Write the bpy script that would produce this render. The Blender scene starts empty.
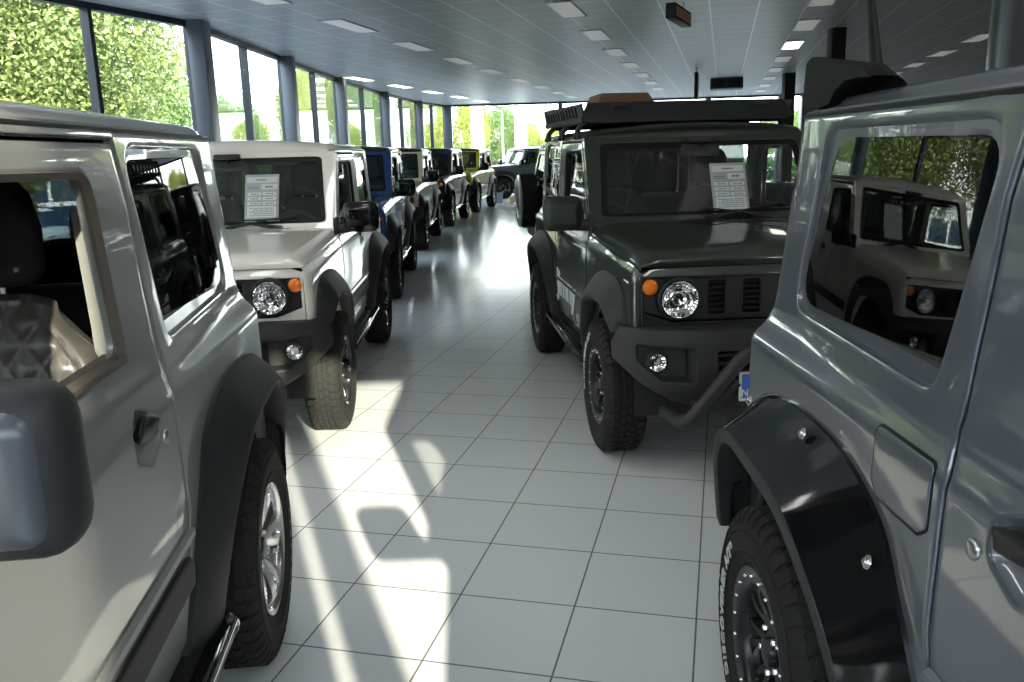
import bpy, bmesh, math, random
import numpy as np
from mathutils import Vector, Matrix
from mathutils.geometry import delaunay_2d_cdt
R = math.radians
C = bpy.context.scene.collection
random.seed(7)
np.random.seed(7)

# ------------------------------------------------------------------ materials
def mat(name, col, rough=.5, metal=0., coat=0., spec=.5, emit=None, estr=0., **kw):
    m = bpy.data.materials.new(name); m.use_nodes = True
    b = m.node_tree.nodes['Principled BSDF']
    b.inputs['Base Color'].default_value = (*col, 1)
    b.inputs['Roughness'].default_value = rough
    b.inputs['Metallic'].default_value = metal
    b.inputs['Coat Weight'].default_value = coat
    b.inputs['Coat Roughness'].default_value = .02
    b.inputs['Specular IOR Level'].default_value = spec
    if emit:
        b.inputs['Emission Color'].default_value = (*emit, 1)
        b.inputs['Emission Strength'].default_value = estr
    for k, v in kw.items(): b.inputs[k].default_value = v
    return m

def s2l(r, g, b):
    f = lambda c: (c/255/12.92) if c/255 <= .04045 else ((c/255+.055)/1.055)**2.4
    return (f(r), f(g), f(b))

def bump(m, scale, strength, dist=.01, kind='noise', coords='Object', detail=3):
    nt = m.node_tree; b = nt.nodes['Principled BSDF']
    tc = nt.nodes.new('ShaderNodeTexCoord')
    if kind == 'noise':
        t = nt.nodes.new('ShaderNodeTexNoise'); t.inputs['Scale'].default_value = scale; t.inputs['Detail'].default_value = detail; o = t.outputs['Fac']
    else:
        t = nt.nodes.new('ShaderNodeTexVoronoi'); t.inputs['Scale'].default_value = scale; o = t.outputs['Distance']
    nt.links.new(tc.outputs[coords], t.inputs['Vector'])
    bp = nt.nodes.new('ShaderNodeBump'); bp.inputs['Strength'].default_value = strength; bp.inputs['Distance'].default_value = dist
    nt.links.new(o, bp.inputs['Height']); nt.links.new(bp.outputs['Normal'], b.inputs['Normal'])
    return m

def glass(name, tint, refl0=.04, rough=0.):
    """thin pane: clear (tinted) transmission plus a Schlick mirror term"""
    m = bpy.data.materials.new(name); m.use_nodes = True
    nt = m.node_tree; nt.nodes.clear()
    out = nt.nodes.new('ShaderNodeOutputMaterial')
    tr = nt.nodes.new('ShaderNodeBsdfTransparent'); tr.inputs['Color'].default_value = (*tint, 1)
    gl = nt.nodes.new('ShaderNodeBsdfGlossy'); gl.inputs['Roughness'].default_value = rough
    lw = nt.nodes.new('ShaderNodeLayerWeight'); lw.inputs['Blend'].default_value = .5
    pw = nt.nodes.new('ShaderNodeMath'); pw.operation = 'POWER'; pw.inputs[1].default_value = 5
    ma = nt.nodes.new('ShaderNodeMath'); ma.operation = 'MULTIPLY_ADD'; ma.inputs[1].default_value = 1-refl0; ma.inputs[2].default_value = refl0
    mx = nt.nodes.new('ShaderNodeMixShader')
    nt.links.new(lw.outputs['Facing'], pw.inputs[0]); nt.links.new(pw.outputs[0], ma.inputs[0])
    nt.links.new(ma.outputs[0], mx.inputs['Fac'])
    nt.links.new(tr.outputs[0], mx.inputs[1]); nt.links.new(gl.outputs[0], mx.inputs[2])
    nt.links.new(mx.outputs[0], out.inputs['Surface'])
    return m

def paint(name, rgb, metal=0., rough=.3):
    return mat(name, s2l(*rgb), rough, metal, coat=1.0, spec=.5)

M = {}
M['silver'] = paint('paint_silver_beige', (128, 128, 125), .06, .34)
M['white'] = paint('paint_warm_white', (222, 219, 208), .0, .35)
M['grey'] = paint('paint_mid_grey', (77, 82, 89), .04, .34)
M['green'] = paint('paint_dark_green', (32, 40, 30), .1, .32)
M['blue'] = paint('paint_blue', (14, 66, 132), .25, .32)
M['beige'] = paint('paint_ivory', (172, 160, 132), 0., .35)
M['navy'] = paint('paint_blue_black', (18, 22, 28), .2, .3)
M['yellow'] = paint('paint_yellow_green', (172, 178, 16), 0., .35)
M['dgrey'] = paint('paint_far_grey', (96, 100, 108), .2, .32)
M['black'] = paint('paint_black', (16, 17, 18), .1, .3)
M['gloss_black'] = mat('gloss_black_plastic', (.006, .006, .007), .07, spec=.4)
M['handle_black'] = mat('handle_black', (.008, .008, .008), .35, spec=.35)
M['plastic'] = bump(mat('grained_dark_plastic', s2l(40, 41, 42), .55, spec=.35), 900, .12, .002)
M['bumper'] = bump(mat('bumper_plastic', s2l(45, 45, 44), .52, spec=.35), 900, .1, .002)
M['blackmat'] = mat('matte_black', (.012, .012, .013), .6)
M['rubber'] = mat('tyre_rubber', s2l(36, 35, 33), .8, spec=.3)
M['rubber'] = bump(M['rubber'], 260, .2, .002)
M['seal'] = mat('black_rubber_seal', (.006, .006, .006), .5, spec=.2)
M['alloy'] = mat('silver_alloy', s2l(205, 205, 203), .22, .9)
M['gunmetal'] = mat('gunmetal_alloy', s2l(90, 90, 92), .25, .85)
M['rimblack'] = mat('black_alloy', (.008, .008, .009), .32, .0, spec=.4)
M['chrome'] = mat('bright_chrome', (.85, .85, .86), .06, 1.)
M['steel'] = mat('brushed_steel', (.5, .5, .5), .3, 1.)
M['bolt'] = mat('bright_bolt', (.75, .75, .75), .25, 1.)
M['dark'] = mat('underbody_dark', (.012, .012, .012), .8)
M['liner'] = mat('wheel_liner', (.014, .0135, .013), .85)
M['trim'] = bump(mat('cabin_trim', (.02, .02, .021), .6), 500, .1, .002)
M['fabric'] = bump(mat('seat_fabric', (.022, .022, .023), .85, spec=.2), 700, .2, .002)
M['leather'] = bump(mat('quilted_leather', s2l(64, 61, 57), .42), 350, .15, .002)
M['headliner'] = mat('headliner', s2l(150, 148, 142), .9)
M['orange'] = mat('orange_lens', s2l(250, 128, 24), .12, coat=.8)
M['orange'] = bump(M['orange'], 90, .4, .004, 'voronoi')
M['redlens'] = mat('red_lens', s2l(170, 12, 12), .12, coat=.8)
M['reflector'] = bump(mat('lamp_reflector', (.9, .9, .9), .07, 1.), 17, .6, .02, 'voronoi')
M['lens'] = glass('clear_lens', (.97, .97, .97), .05)
M['carglass'] = glass('car_window_clear', (.90, .92, .91), .045)
M['screen'] = glass('windshield_glass', (.95, .97, .96), .045)
M['privacy'] = glass('privacy_glass', (.30, .32, .32), .085)
M['pane'] = glass('facade_glass', (.93, .96, .95), .03)
M['mirror'] = mat('mirror_glass', (.8, .8, .8), .02, 1.)
M['gmirror'] = mat('mirror_cap_grey', (.10, .105, .118), .34, .3)
M['spoiler'] = mat('spoiler_gloss_grey', s2l(22, 23, 21), .62, spec=.12)
M['belt'] = bump(mat('belt_webbing', s2l(120, 118, 114), .7), 400, .3, .002)
M['pillar'] = mat('pillar_trim_grey', s2l(58, 54, 49), .6)
M['channel'] = mat('window_channel', s2l(84, 76, 66), .6)
M['letter'] = mat('white_lettering', s2l(200, 202, 200), .6)
M['sticker'] = mat('white_door_sticker', s2l(240, 243, 246), .45)
M['stickgrey'] = mat('grey_door_sticker', s2l(112, 116, 116), .45)
M['plateblue'] = mat('plate_blue', s2l(70, 120, 215), .35)
M['plateyel'] = mat('plate_yellow', s2l(225, 180, 60), .35)
M['platewhite'] = mat('plate_white', s2l(225, 222, 210), .4)
M['card'] = mat('card_grey', s2l(188, 184, 188), .45)
M['cardwhite'] = mat('card_white', s2l(236, 234, 236), .45)
M['ink'] = mat('card_ink', s2l(110, 105, 120), .6)
M['inkred'] = mat('card_ink_red', s2l(150, 70, 80), .6)
M['cardboard'] = bump(mat('brown_cardboard', s2l(120, 92, 58), .8), 60, .1, .004)
M['framecol'] = mat('facade_frame', s2l(86, 91, 98), .4, .1)
M['framedark'] = mat('facade_frame_dark', s2l(44, 50, 58), .4, .2)
M['colblack'] = mat('column_black', s2l(30, 31, 33), .5)
M['colsteel'] = mat('column_steel', s2l(58, 62, 67), .3, .5)

# ------------------------------------------------------------------ mesh builder
class MB:
    def __init__(s): s.v = []; s.f = []; s.m = []
    def add(s, v, f, mi=0):
        b = len(s.v); s.v += [tuple(map(float, p)) for p in v]
        s.f += [tuple(i+b for i in q) for q in f]; s.m += [mi]*len(f)
        return s
    def mirror(s):
        n = len(s.v); nf = len(s.f)
        s.v += [(x, -y, z) for x, y, z in s.v[:n]]
        s.f += [tuple(reversed([i+n for i in q])) for q in s.f[:nf]]; s.m += s.m[:nf]
        return s
    def flipy(s):
        s.v = [(x, -y, z) for x, y, z in s.v]; s.f = [tuple(reversed(q)) for q in s.f]
        return s
    def move(s, d):
        s.v = [(x+d[0], y+d[1], z+d[2]) for x, y, z in s.v]; return s
    def box(s, lo, hi, bev=0., mi=0, seg=2, mtx=None):
        bm = bmesh.new(); bmesh.ops.create_cube(bm, size=1)
        for v in bm.verts:
            v.co = Vector([(lo[i]+hi[i])/2+v.co[i]*(hi[i]-lo[i]) for i in range(3)])
        if bev > 0: bmesh.ops.bevel(bm, geom=list(bm.edges), offset=bev, segments=seg, profile=.5, affect='EDGES')
        if mtx is not None: bmesh.ops.transform(bm, matrix=mtx, verts=bm.verts)
        s.bm(bm, mi); return s
    def bm(s, bm, mi=0):
        bm.verts.index_update()
        s.add([v.co[:] for v in bm.verts], [[v.index for v in f.verts] for f in bm.faces], mi); bm.free(); return s
    def tube(s, path, r, n=12, mi=0, caps=True, flat=1.):
        path = [Vector(p) for p in path]; rings = []
        rr = r if isinstance(r, (list, tuple)) else [r]*len(path)
        up = None
        for i, p in enumerate(path):
            t = (path[min(i+1, len(path)-1)]-path[max(i-1, 0)]).normalized()
            if up is None:
                up = Vector((0, 0, 1)) if abs(t.z) < .9 else Vector((1, 0, 0))
            a = t.cross(up).normalized(); b = a.cross(t).normalized(); up = b
            rings.append([p+(a*math.cos(k*2*math.pi/n)+b*math.sin(k*2*math.pi/n)*flat)*rr[i] for k in range(n)])
        v = [q for r_ in rings for q in r_]; f = []
        for i in range(len(path)-1):
            for k in range(n):
                f.append((i*n+k, i*n+(k+1) % n, (i+1)*n+(k+1) % n, (i+1)*n+k))
        if caps: f += [tuple(reversed(range(n))), tuple((len(path)-1)*n+k for k in range(n))]
        return s.add(v, f, mi)
    def lathe(s, prof, n=48, mi=0, axis='y'):
        """prof: list of (r, h); revolve about axis"""
        v = []; f = []
        for r, h in prof:
            for k in range(n):
                a = 2*math.pi*k/n
                if axis == 'y': v.append((r*math.cos(a), h, r*math.sin(a)))
                elif axis == 'x': v.append((h, r*math.cos(a), r*math.sin(a)))
                else: v.append((r*math.cos(a), r*math.sin(a), h))
        for i in range(len(prof)-1):
            for k in range(n):
                f.append((i*n+k, i*n+(k+1) % n, (i+1)*n+(k+1) % n, (i+1)*n+k))
        return s.add(v, f, mi)
    def grid(s, rows, mi=0, closed=False):
        n = len(rows[0]); v = [p for r in rows for p in r]; f = []
        for i in range(len(rows)-1):
            for k in range(n if closed else n-1):
                f.append((i*n+k, i*n+(k+1) % n, (i+1)*n+(k+1) % n, (i+1)*n+k))
        return s.add(v, f, mi)
    def disc(s, c, ax, r, n=24, mi=0):
        ax = Vector(ax).normalized(); a = ax.orthogonal().normalized(); b = ax.cross(a); c = Vector(c)
        return s.add([c+(a*math.cos(2*math.pi*k/n)+b*math.sin(2*math.pi*k/n))*r for k in range(n)], [tuple(range(n))], mi)
    def cyl(s, p0, p1, r, n=16, mi=0): return s.tube([p0, p1], r, n, mi)
    def mesh(s, name, angle=35, recalc=False):
        me = bpy.data.meshes.new(name); me.from_pydata(s.v, [], s.f)
        if s.m and max(s.m) > 0: me.polygons.foreach_set('material_index', s.m)
        me.polygons.foreach_set('use_smooth', [True]*len(me.polygons))
        if recalc:
            bm = bmesh.new(); bm.from_mesh(me); bmesh.ops.recalc_face_normals(bm, faces=bm.faces); bm.to_mesh(me); bm.free()
        me.set_sharp_from_angle(angle=R(angle)); me.update()
        return me

def rpoly(pts, r=.03, na=5, ne=6):
    """rounded polygon with fixed counts per corner/edge; r scalar or per corner"""
    n = len(pts); out = []; P = [np.array(p, float) for p in pts]
    rs = r if isinstance(r, (list, tuple)) else [r]*n
    arcs = []
    for i in range(n):
        p, a, b = P[i], P[i-1], P[(i+1) % n]
        u = (a-p); v = (b-p); lu, lv = np.linalg.norm(u), np.linalg.norm(v); u /= lu; v /= lv
        ang = math.acos(max(-1, min(1, float(u@v)))); d = min(rs[i]/math.tan(ang/2), .48*lu, .48*lv) if rs[i] > 0 else 1e-4
        s, e = p+u*d, p+v*d; arcs.append([(1-t)**2*s+2*t*(1-t)*p+t*t*e for t in np.linspace(0, 1, na)])
    for i in range(n):
        out += arcs[i]; s, e = arcs[i][-1], arcs[(i+1) % n][0]
        out += [s+(e-s)*t for t in np.linspace(0, 1, ne+2)[1:-1]]
    return [tuple(p) for p in out]

def densify(poly, res):
    out = []
    for i, p in enumerate(poly):
        q = poly[(i+1) % len(poly)]; d = math.hypot(q[0]-p[0], q[1]-p[1]); k = max(1, int(math.ceil(d/res)))
        out += [(p[0]+(q[0]-p[0])*t/k, p[1]+(q[1]-p[1])*t/k) for t in range(k)]
    return out
def area(poly): return .5*sum(poly[i-1][0]*p[1]-p[0]*poly[i-1][1] for i, p in enumerate(poly))
def offset(poly, d):
    """move polygon boundary inwards (d>0) along mitred normals"""
    sg = 1 if area(poly) > 0 else -1; n = len(poly); out = []
    for i in range(n):
        a, p, b = map(np.array, (poly[i-1], poly[i], poly[(i+1) % n]))
        e1 = (p-a)/(np.linalg.norm(p-a)+1e-12); e2 = (b-p)/(np.linalg.norm(b-p)+1e-12)
        n1 = np.array((-e1[1], e1[0]))*sg; n2 = np.array((-e2[1], e2[0]))*sg
        m = n1+n2; l = m@m
        m = m*2/l if l > .3 else n1
        out.append(tuple(p+m*d))
    return out
def inside(P, poly):
    x, y = P[:, 0], P[:, 1]; c = np.zeros(len(P), bool); q = np.array(poly); j = len(q)-1
    for i in range(len(q)):
        xi, yi = q[i]; xj, yj = q[j]
        k = ((yi > y) != (yj > y)) & (x < (xj-xi)*(y-yi)/((yj-yi) if yj != yi else 1e-12)+xi)
        c ^= k; j = i
    return c
def segdist(P, poly):
    q = np.array(poly); d = np.full(len(P), 1e9)
    for i in range(len(q)):
        a, b = q[i-1], q[i]; ab = b-a; L = ab@ab+1e-12
        t = np.clip(((P-a)@ab)/L, 0, 1); d = np.minimum(d, np.linalg.norm(P-(a+t[:, None]*ab), axis=1))
    return d

def sheet(mb, outline, f, holes=(), res=.04, thick=.02, edge=.005, out=1, mi=0, added_hedge=None, back=True, gu=(), gv=()):
    """panel over a 2D outline (with holes) mapped by f(u,v)->xyz; rounded edges; out=+-1 chooses outward normal sign"""
    def nrm(u, v, e=1e-3):
        a = np.array(f(u+e, v))-np.array(f(u-e, v)); b = np.array(f(u, v+e))-np.array(f(u, v-e))
        n = np.cross(a, b); l = np.linalg.norm(n); return n/l*out if l > 1e-12 else np.array((0, 0, 1.))
    outline = densify(outline, res); holes = [densify(h, res) for h in holes]
    if area(outline) < 0: outline.reverse()
    for h in holes:
        if area(h) > 0: h.reverse()
    he = edge if added_hedge is None else added_hedge
    loops = [outline]+holes
    ins = [offset(l, e) if (e > 0 and i == 0) else (offset(l, -e) if e > 0 else l) for i, (l, e) in enumerate(zip(loops, [edge]+[he]*len(holes)))]
    in2 = [offset(l, e*1.6) if i == 0 else offset(l, -e*1.6) for i, (l, e) in enumerate(zip(ins, [edge]+[he]*len(holes)))] if edge > 0 else []
    A = np.array(outline); lo, hi = A.min(0), A.max(0)
    def axis_(a, b, g):
        out, t = [], a+res*.5
        while t < b:
            fine = any(q0 <= t <= q1 for q0, q1 in g); out.append(t); t += .011 if fine else res
        return out
    gx, gy = np.meshgrid(axis_(lo[0], hi[0], gu), axis_(lo[1], hi[1], gv))
    G = np.stack([gx.ravel(), gy.ravel()], 1)
    ok = inside(G, ins[0]) & (segdist(G, ins[0]) > max(res*.3, edge*2.2))
    for h in ins[1:]: ok &= ~inside(G, h) & (segdist(G, h) > max(res*.3, he*2.2))
    G = G[ok]
    co = []; ed = []; lid = []
    for l in ins:
        b = len(co); co += l; ed += [(b+i, b+(i+1) % len(l)) for i in range(len(l))]; lid.append((b, len(l)))
    for l in in2:
        b = len(co); co += l; ed += [(b+i, b+(i+1) % len(l)) for i in range(len(l))]
    nb = len(co); co += [tuple(g) for g in G]
    V, E_, F, ov, oe, of = delaunay_2d_cdt([Vector(c) for c in co], ed, [], 0, 1e-6)
    V = np.array([v[:] for v in V]); F = np.array([t for t in F if len(t) == 3])
    cen = V[F].mean(1); k = inside(cen, ins[0])
    for h in ins[1:]: k &= ~inside(cen, h)
    F = F[k]
    P = [np.array(f(*c)) for c in V]
    t0 = F[0]; nn = np.cross(P[t0[1]]-P[t0[0]], P[t0[2]]-P[t0[0]])
    fl = (nn @ nrm(*V[t0].mean(0))) < 0
    if fl: F = F[:, ::-1]
    mp = {}
    for i, o in enumerate(ov):
        for j in o: mp[j] = i
    base = len(mb.v); mb.add(P, [tuple(map(int, t)) for t in F], mi)
    N = [nrm(*c) for c in V] if back else None
    if back:
        b2 = len(mb.v); mb.add([p-n*thick for p, n in zip(P, N)], [tuple(map(int, t[::-1])) for t in F], mi)
    for li, (l, (b, n), e) in enumerate(zip(loops, lid, [edge]+[he]*len(holes))):
        idx = [base+mp[b+i] for i in range(n)]
        nl = [nrm(*c) for c in l]; rings = []
        if e > 0:
            mid = [tuple(np.array(c)*.7+np.array(i_)*.3) for c, i_ in zip(l, ins[li])]
            rings.append([np.array(f(*c))-m*e*.3 for c, m in zip(mid, nl)])
            rings.append([np.array(f(*c))-m*e for c, m in zip(l, nl)])
        if not back: rings.append([np.array(f(*c))-m*thick for c, m in zip(l, nl)])
        prev = idx
        for r_ in rings:
            b3 = len(mb.v); mb.add(r_, []); cur = list(range(b3, b3+n))
            for i in range(n):
                j = (i+1) % n; q = (prev[i], cur[i], cur[j], prev[j])
                mb.f.append(tuple(reversed(q)) if fl else q); mb.m.append(mi)
            prev = cur
        if back:
            cur = [b2+mp[b+i] for i in range(n)]
            for i in range(n):
                j = (i+1) % n; q = (prev[i], cur[i], cur[j], prev[j])
                mb.f.append(tuple(reversed(q)) if fl else q); mb.m.append(mi)
    return mb

def band(mb, A, B, mi=0):
    """strip between two equal-count closed 3D loops"""
    return mb.grid([A, B], mi, closed=True)

# ------------------------------------------------------------------ objects
def setp(o, label=None, cat=None, group=None, kind=None):
    if label: o['label'] = label
    if cat: o['category'] = cat
    if group: o['group'] = group
    if kind: o['kind'] = kind
    return o
def link(name, me, mats, parent=None, loc=(0, 0, 0), rot=(0, 0, 0)):
    o = bpy.data.objects.new(name, me); C.objects.link(o)
    if not isinstance(mats, (list, tuple)): mats = [mats]
    while len(me.materials) < len(mats): me.materials.append(None)
    for i, m in enumerate(mats):
        o.material_slots[i].link = 'OBJECT'; o.material_slots[i].material = m
    o.parent = parent; o.location = loc; o.rotation_euler = rot
    return o
def empty(name, loc=(0, 0, 0), rz=0., parent=None):
    o = bpy.data.objects.new(name, None); C.objects.link(o); o.empty_display_size = .2
    o.location = loc; o.rotation_euler = (0, 0, rz); o.parent = parent
    return o
def text_mesh(txt, size, extrude=.001, bevel=0., fill='BOTH', res=3, shear=0., bold=0., align='CENTER', spacing=1.):
    cu = bpy.data.curves.new('lettering', 'FONT'); cu.body = txt; cu.size = size; cu.extrude = extrude
    cu.bevel_depth = bevel; cu.fill_mode = fill; cu.resolution_u = res; cu.shear = shear; cu.offset = bold
    cu.align_x = align; cu.space_character = spacing; cu.bevel_resolution = 1
    o = bpy.data.objects.new('lettering', cu); C.objects.link(o)
    dg = bpy.context.evaluated_depsgraph_get(); dg.update()
    me = bpy.data.meshes.new_from_object(o.evaluated_get(dg))
    v = [tuple(p.co) for p in me.vertices]; f = [tuple(p.vertices) for p in me.polygons]
    bpy.data.objects.remove(o); bpy.data.meshes.remove(me); bpy.data.curves.remove(cu)
    return v, f
def clamp(t, a=0., b=1.): return max(a, min(b, t))
def smooth(t): t = clamp(t); return t*t*(3-2*t)
def lerp(tab, x):
    if x <= tab[0][0]: return tab[0][1]
    for (a, b), (c, d) in zip(tab, tab[1:]):
        if x <= c: return b+(d-b)*(x-a)/(c-a)
    return tab[-1][1]

# ------------------------------------------------------------------ vehicle shape (x forward, y left, z up; origin on the floor midway between the axles)
def zsh(x): return 1.042-.05*clamp((x-.45)/1.1)
LOW = [(.30, .700), (.42, .721), (.55, .732), (.75, .737), (.95, .735), (1.1, .732)]
def xrear(z): return 1.665-.13*clamp((z-1.04)/.56) if z > 1.04 else 1.665+.01*(1.04-z)
def Yside(x, z):
    zs = zsh(x)
    if z < zs-.035: y = lerp(LOW, z)
    elif z < zs+.03:
        t = (z-(zs-.035))/.065; y = .7325-.0215*(t*t*(3-2*t))
    else: y = .711-(z-zs-.03)*.030-.006*smooth((z-zs-.03)/.06)
    if z > zs-.035: y -= .028*clamp((-x-.6)/.75)*smooth((z-zs+.035)/.1)
    xr = xrear(z); r = .07
    t = clamp((-x-(xr-r))/r)
    y -= r*(1-math.sqrt(max(0, 1-t*t)))
    t = clamp((x-1.525)/.055)
    y -= .05*(1-math.sqrt(max(0, 1-t*t)))
    return y-.008*clamp((x-.6)/.9)
SGU = ((-2, -1.54), (1.50, 2)); SGV = ((.95, 1.10),)
def fside(x, z): return (x, Yside(x, z), z)
def arc(cx, cz, r, a0, a1, n): return [(cx+r*math.cos(R(a0+(a1-a0)*i/n)), cz+r*math.sin(R(a0+(a1-a0)*i/n))) for i in range(n+1)]

DOOR = [(.515, .425), (.525, 1.03), (.468, 1.085), (.225, 1.545), (.185, 1.572), (-.495, 1.572), (-.535, 1.45), (-.552, 1.32), (-.570, 1.20), (-.583, 1.09), (-.578, 1.055), (-.562, 1.025), (-.570, .74), (-.54, .58), (-.48, .425)]
WIN = [(.40, 1.100), (.175, 1.520), (-.345, 1.515), (-.388, 1.142), (.06, 1.150), (.12, 1.11)]
QREC = [(-.555, 1.562), (-1.318, 1.562), (-1.448, 1.126), (-.690, 1.122)]
QGL = [(-.587, 1.535), (-1.250, 1.540), (-1.378, 1.158), (-.662, 1.159)]
HANDLE = [(-.430, 1.010), (-.350, 1.045), (-.280, 1.015), (-.285, .945), (-.360, .915), (-.432, .950)]

def seam(x): return zsh(x)+.022
MESH = {}
def build_meshes():
    # --- body: fenders, quarters, pillars, sills, nose, windshield frame, tail frame
    b = MB()
    fen = [(.53, .36), (.53, 1.03), (.53, seam(.53)), (.8, seam(.8)), (1.1, seam(1.1)), (1.4, seam(1.4)), (1.535, seam(1.535)), (1.577, .985), (1.577, .70), (1.54, .66)]+arc(1.125, .345, .435, 42, 180, 20)+[(.66, .36)]
    sheet(b, fen, fside, res=.035, thick=.02, edge=.006, out=-1, gu=SGU, gv=SGV)
    # A pillar side strip
    ap = [(.53, 1.035), (.53, seam(.53)-.002), (.505, 1.115), (.262, 1.578), (.19, 1.578), (.232, 1.548), (.475, 1.088)]
    sheet(b, ap, fside, res=.03, thick=.03, edge=.004, out=-1)
    # roof rail above the door
    rl = [(.26, 1.578), (.26, 1.592), (-.51, 1.592), (-.51, 1.578)]
    sheet(b, rl, fside, res=.05, thick=.04, edge=.002, out=-1)
    # quarter panel
    xr = lambda z: -xrear(z)+.001
    q = [(-.501, 1.578), (-.541, 1.45), (-.558, 1.32), (-.576, 1.20), (-.589, 1.09), (-.584, 1.052), (-.568, 1.022), (-.576, .74), (-.546, .58), (-.52, .50), (-.69, .36)]
    q += arc(-1.125, .345, .435, 5, 165, 22)+[(-1.56, .42), (-1.65, .46)]
    q += [(xr(z), z) for z in np.linspace(.5, 1.58, 24)]+[(xr(1.592), 1.592), (-.501, 1.592)]
    rec = rpoly(QREC, .06, 6, 8)
    sheet(b, q, fside, [rec], res=.035, thick=.02, edge=.005, out=-1, added_hedge=.006, gu=SGU, gv=SGV)
    # recess flange to the quarter glass
    gl = rpoly(QGL, [.05, .07, .07, .04], 6, 8)
    o1 = [np.array(fside(*p))-np.array((0, .006, 0)) for p in rec]
    o2 = [np.array(fside(*p))-np.array((0, .013, 0)) for p in offset(rec, .004)]
    o3 = [np.array(fside(*p))-np.array((0, .014, 0)) for p in gl]
    o4 = [np.array(fside(*p))-np.array((0, .040, 0)) for p in gl]
    for a, c in ((o1, o2), (o2, o3), (o3, o4)): band(b, a, c)
    # sill below the door
    b.grid([[(x, y, z) for x in (.66, .3, -.1, -.5, -.69)] for y, z in ((.70, .425), (.708, .405), (.705, .36), (.68, .335), (.60, .335))])
    # door jamb (dark gap backing stays body colour)
    b.grid([[(x, .675, z) for x in (.53, .2, -.2, -.5)] for z in (.36, .44)])
    b.mirror()
    # nose around the grille
    def fnose(y, z): return (1.588-.022*(abs(y)/.65)**2.2-.02*smooth((z-.955)/.06), y, z)
    GR = rpoly([(.69, .958), (.69, .805), (.535, .752), (-.535, .752), (-.69, .805), (-.69, .958)], [.035, .02, .03, .03, .02, .035], 6, 10)
    nose = [(.688, .70), (.688, .985), (.63, 1.006), (-.63, 1.006), (-.688, .985), (-.688, .70)]
    GRh = [(clamp(y, -.672, .672), z) for y, z in GR]
    sheet(b, nose, fnose, [GRh], res=.04, thick=.03, edge=.004, out=1)
    # windshield frame and cowl
    def fws(y, s):
        x = .512-.250*s; z = 1.100+.490*s
        return (x+.028*(1-(y/.62)**2)*(1-.3*s), y, z)
    fr = [(.705, 0), (.684, 1), (-.684, 1), (-.705, 0)]
    wsh = rpoly([(.632, .115), (.600, .935), (-.600, .935), (-.632, .115)], .05, 7, 12)
    sheet(b, fr, fws, [wsh], res=.05, thick=.035, edge=.004, out=1)
    cow = [[(x, y, z+.012*(1-(y/.66)**2)) for y in np.linspace(-.675, .675, 13)] for x, z in ((.535, 1.095), (.52, 1.108), (.505, 1.118), (.49, 1.112))]
    b.grid(cow)
    # tail frame
    def ftail(y, z): return (-xrear(z)-.002, y, z)
    tl = [(.655, .46), (.652, 1.02), (.625, 1.04), (.598, 1.592), (-.598, 1.592), (-.625, 1.04), (-.652, 1.02), (-.655, .46)]
    rdo = rpoly([(.56, .62), (.555, 1.03), (.535, 1.56), (-.535, 1.56), (-.555, 1.03), (-.56, .62)], .03, 4, 6)
    sheet(b, tl, ftail, [rdo], res=.06, thick=.03, edge=.004, out=-1)
    MESH['body'] = b.mesh('body', 40)
    # --- roof
    r = MB()
    half = [(.685, 1.594), (.689, 1.600), (.687, 1.605), (.674, 1.604), (.667, 1.607), (.661, 1.620), (.652, 1.628), (.632, 1.635), (.58, 1.644), (.45, 1.657), (.3, 1.667), (.15, 1.673), (0, 1.675)]
    prof = half+[(-y, z) for y, z in reversed(half[:-1])]
    rows = []
    xs = [.285, .283, .272, .25, .21, .15, 0, -.2, -.4, -.6, -.8, -1.0, -1.2, -1.3, -1.4, -1.46, -1.50, -1.53, -1.545, -1.55]
    for i, x in enumerate(xs):
        k = 1.
        if x > .15: k = math.sqrt(max(0, 1-((x-.15)/.136)**2))
        if x < -1.4: k = math.sqrt(max(0, 1-((-1.4-x)/.152)**2))
        kk = .35+.65*k if x < -1 else k
        ys = (1-.07*(1-kk) if x > 0 else 1-.05*(1-kk))-.042*clamp((-x-.6)/.75)
        rows.append([(x-.02*(abs(y)/.6)**2*(x > .2)+.025*(abs(y)/.65)**3*(x < -1.4), y*ys, 1.594+(z-1.594)*(kk if z > 1.606 else max(kk, .3))) for y, z in prof])
    r.grid(rows)
    for rw, z in ((rows[0], 1.585), (rows[-1], 1.585)):
        r.grid([rw, [(x, y, z) for x, y, _ in rw]] if rw is rows[0] else [[(x, y, z) for x, y, _ in rw], rw])
    me = r.mesh('roof', 50, True); MESH['roof'] = me
    # drip gap (dark) below the roof gutter
    g = MB()
    g.grid([[(x, .688+e-.028*clamp((-x-.6)/.75), z) for x in np.linspace(.24, -1.48, 16)] for z, e in ((1.574, .0), (1.596, .0015))])
    MESH['gutter_seal'] = g.mesh('gutter_seal')
    # --- hood
    h = MB(); rows = []
    for x, t, dy in [(.540, 0, 0), (.62, 0, 0), (.75, 0, 0), (.9, 0, 0), (1.05, 0, 0), (1.2, 0, 0), (1.35, 0, 0), (1.43, .02, 0), (1.48, .06, 0), (1.515, .13, 0), (1.54, .26, .002), (1.553, .42, .005), (1.560, .62, .008), (1.563, .82, .010), (1.562, 1, .012)]:
        z0 = seam(x)+.003; y0 = Yside(min(x, 1.52), z0)-.006
        hp = [(y0, z0-.02), (y0, z0), (y0-.004, z0+.010), (y0-.025, z0+.030), (y0-.068, z0+.054), (y0-.085, z0+.059), (.45, z0+.065), (.3, z0+.069), (.15, z0+.072), (0, z0+.073)]
        hp = [(max(0, y-dy), z*(1-t)+1.009*t if i > 1 else z) for i, (y, z) in enumerate(hp)]
        full = hp+[(-y, z) for y, z in reversed(hp[:-1])]
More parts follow.
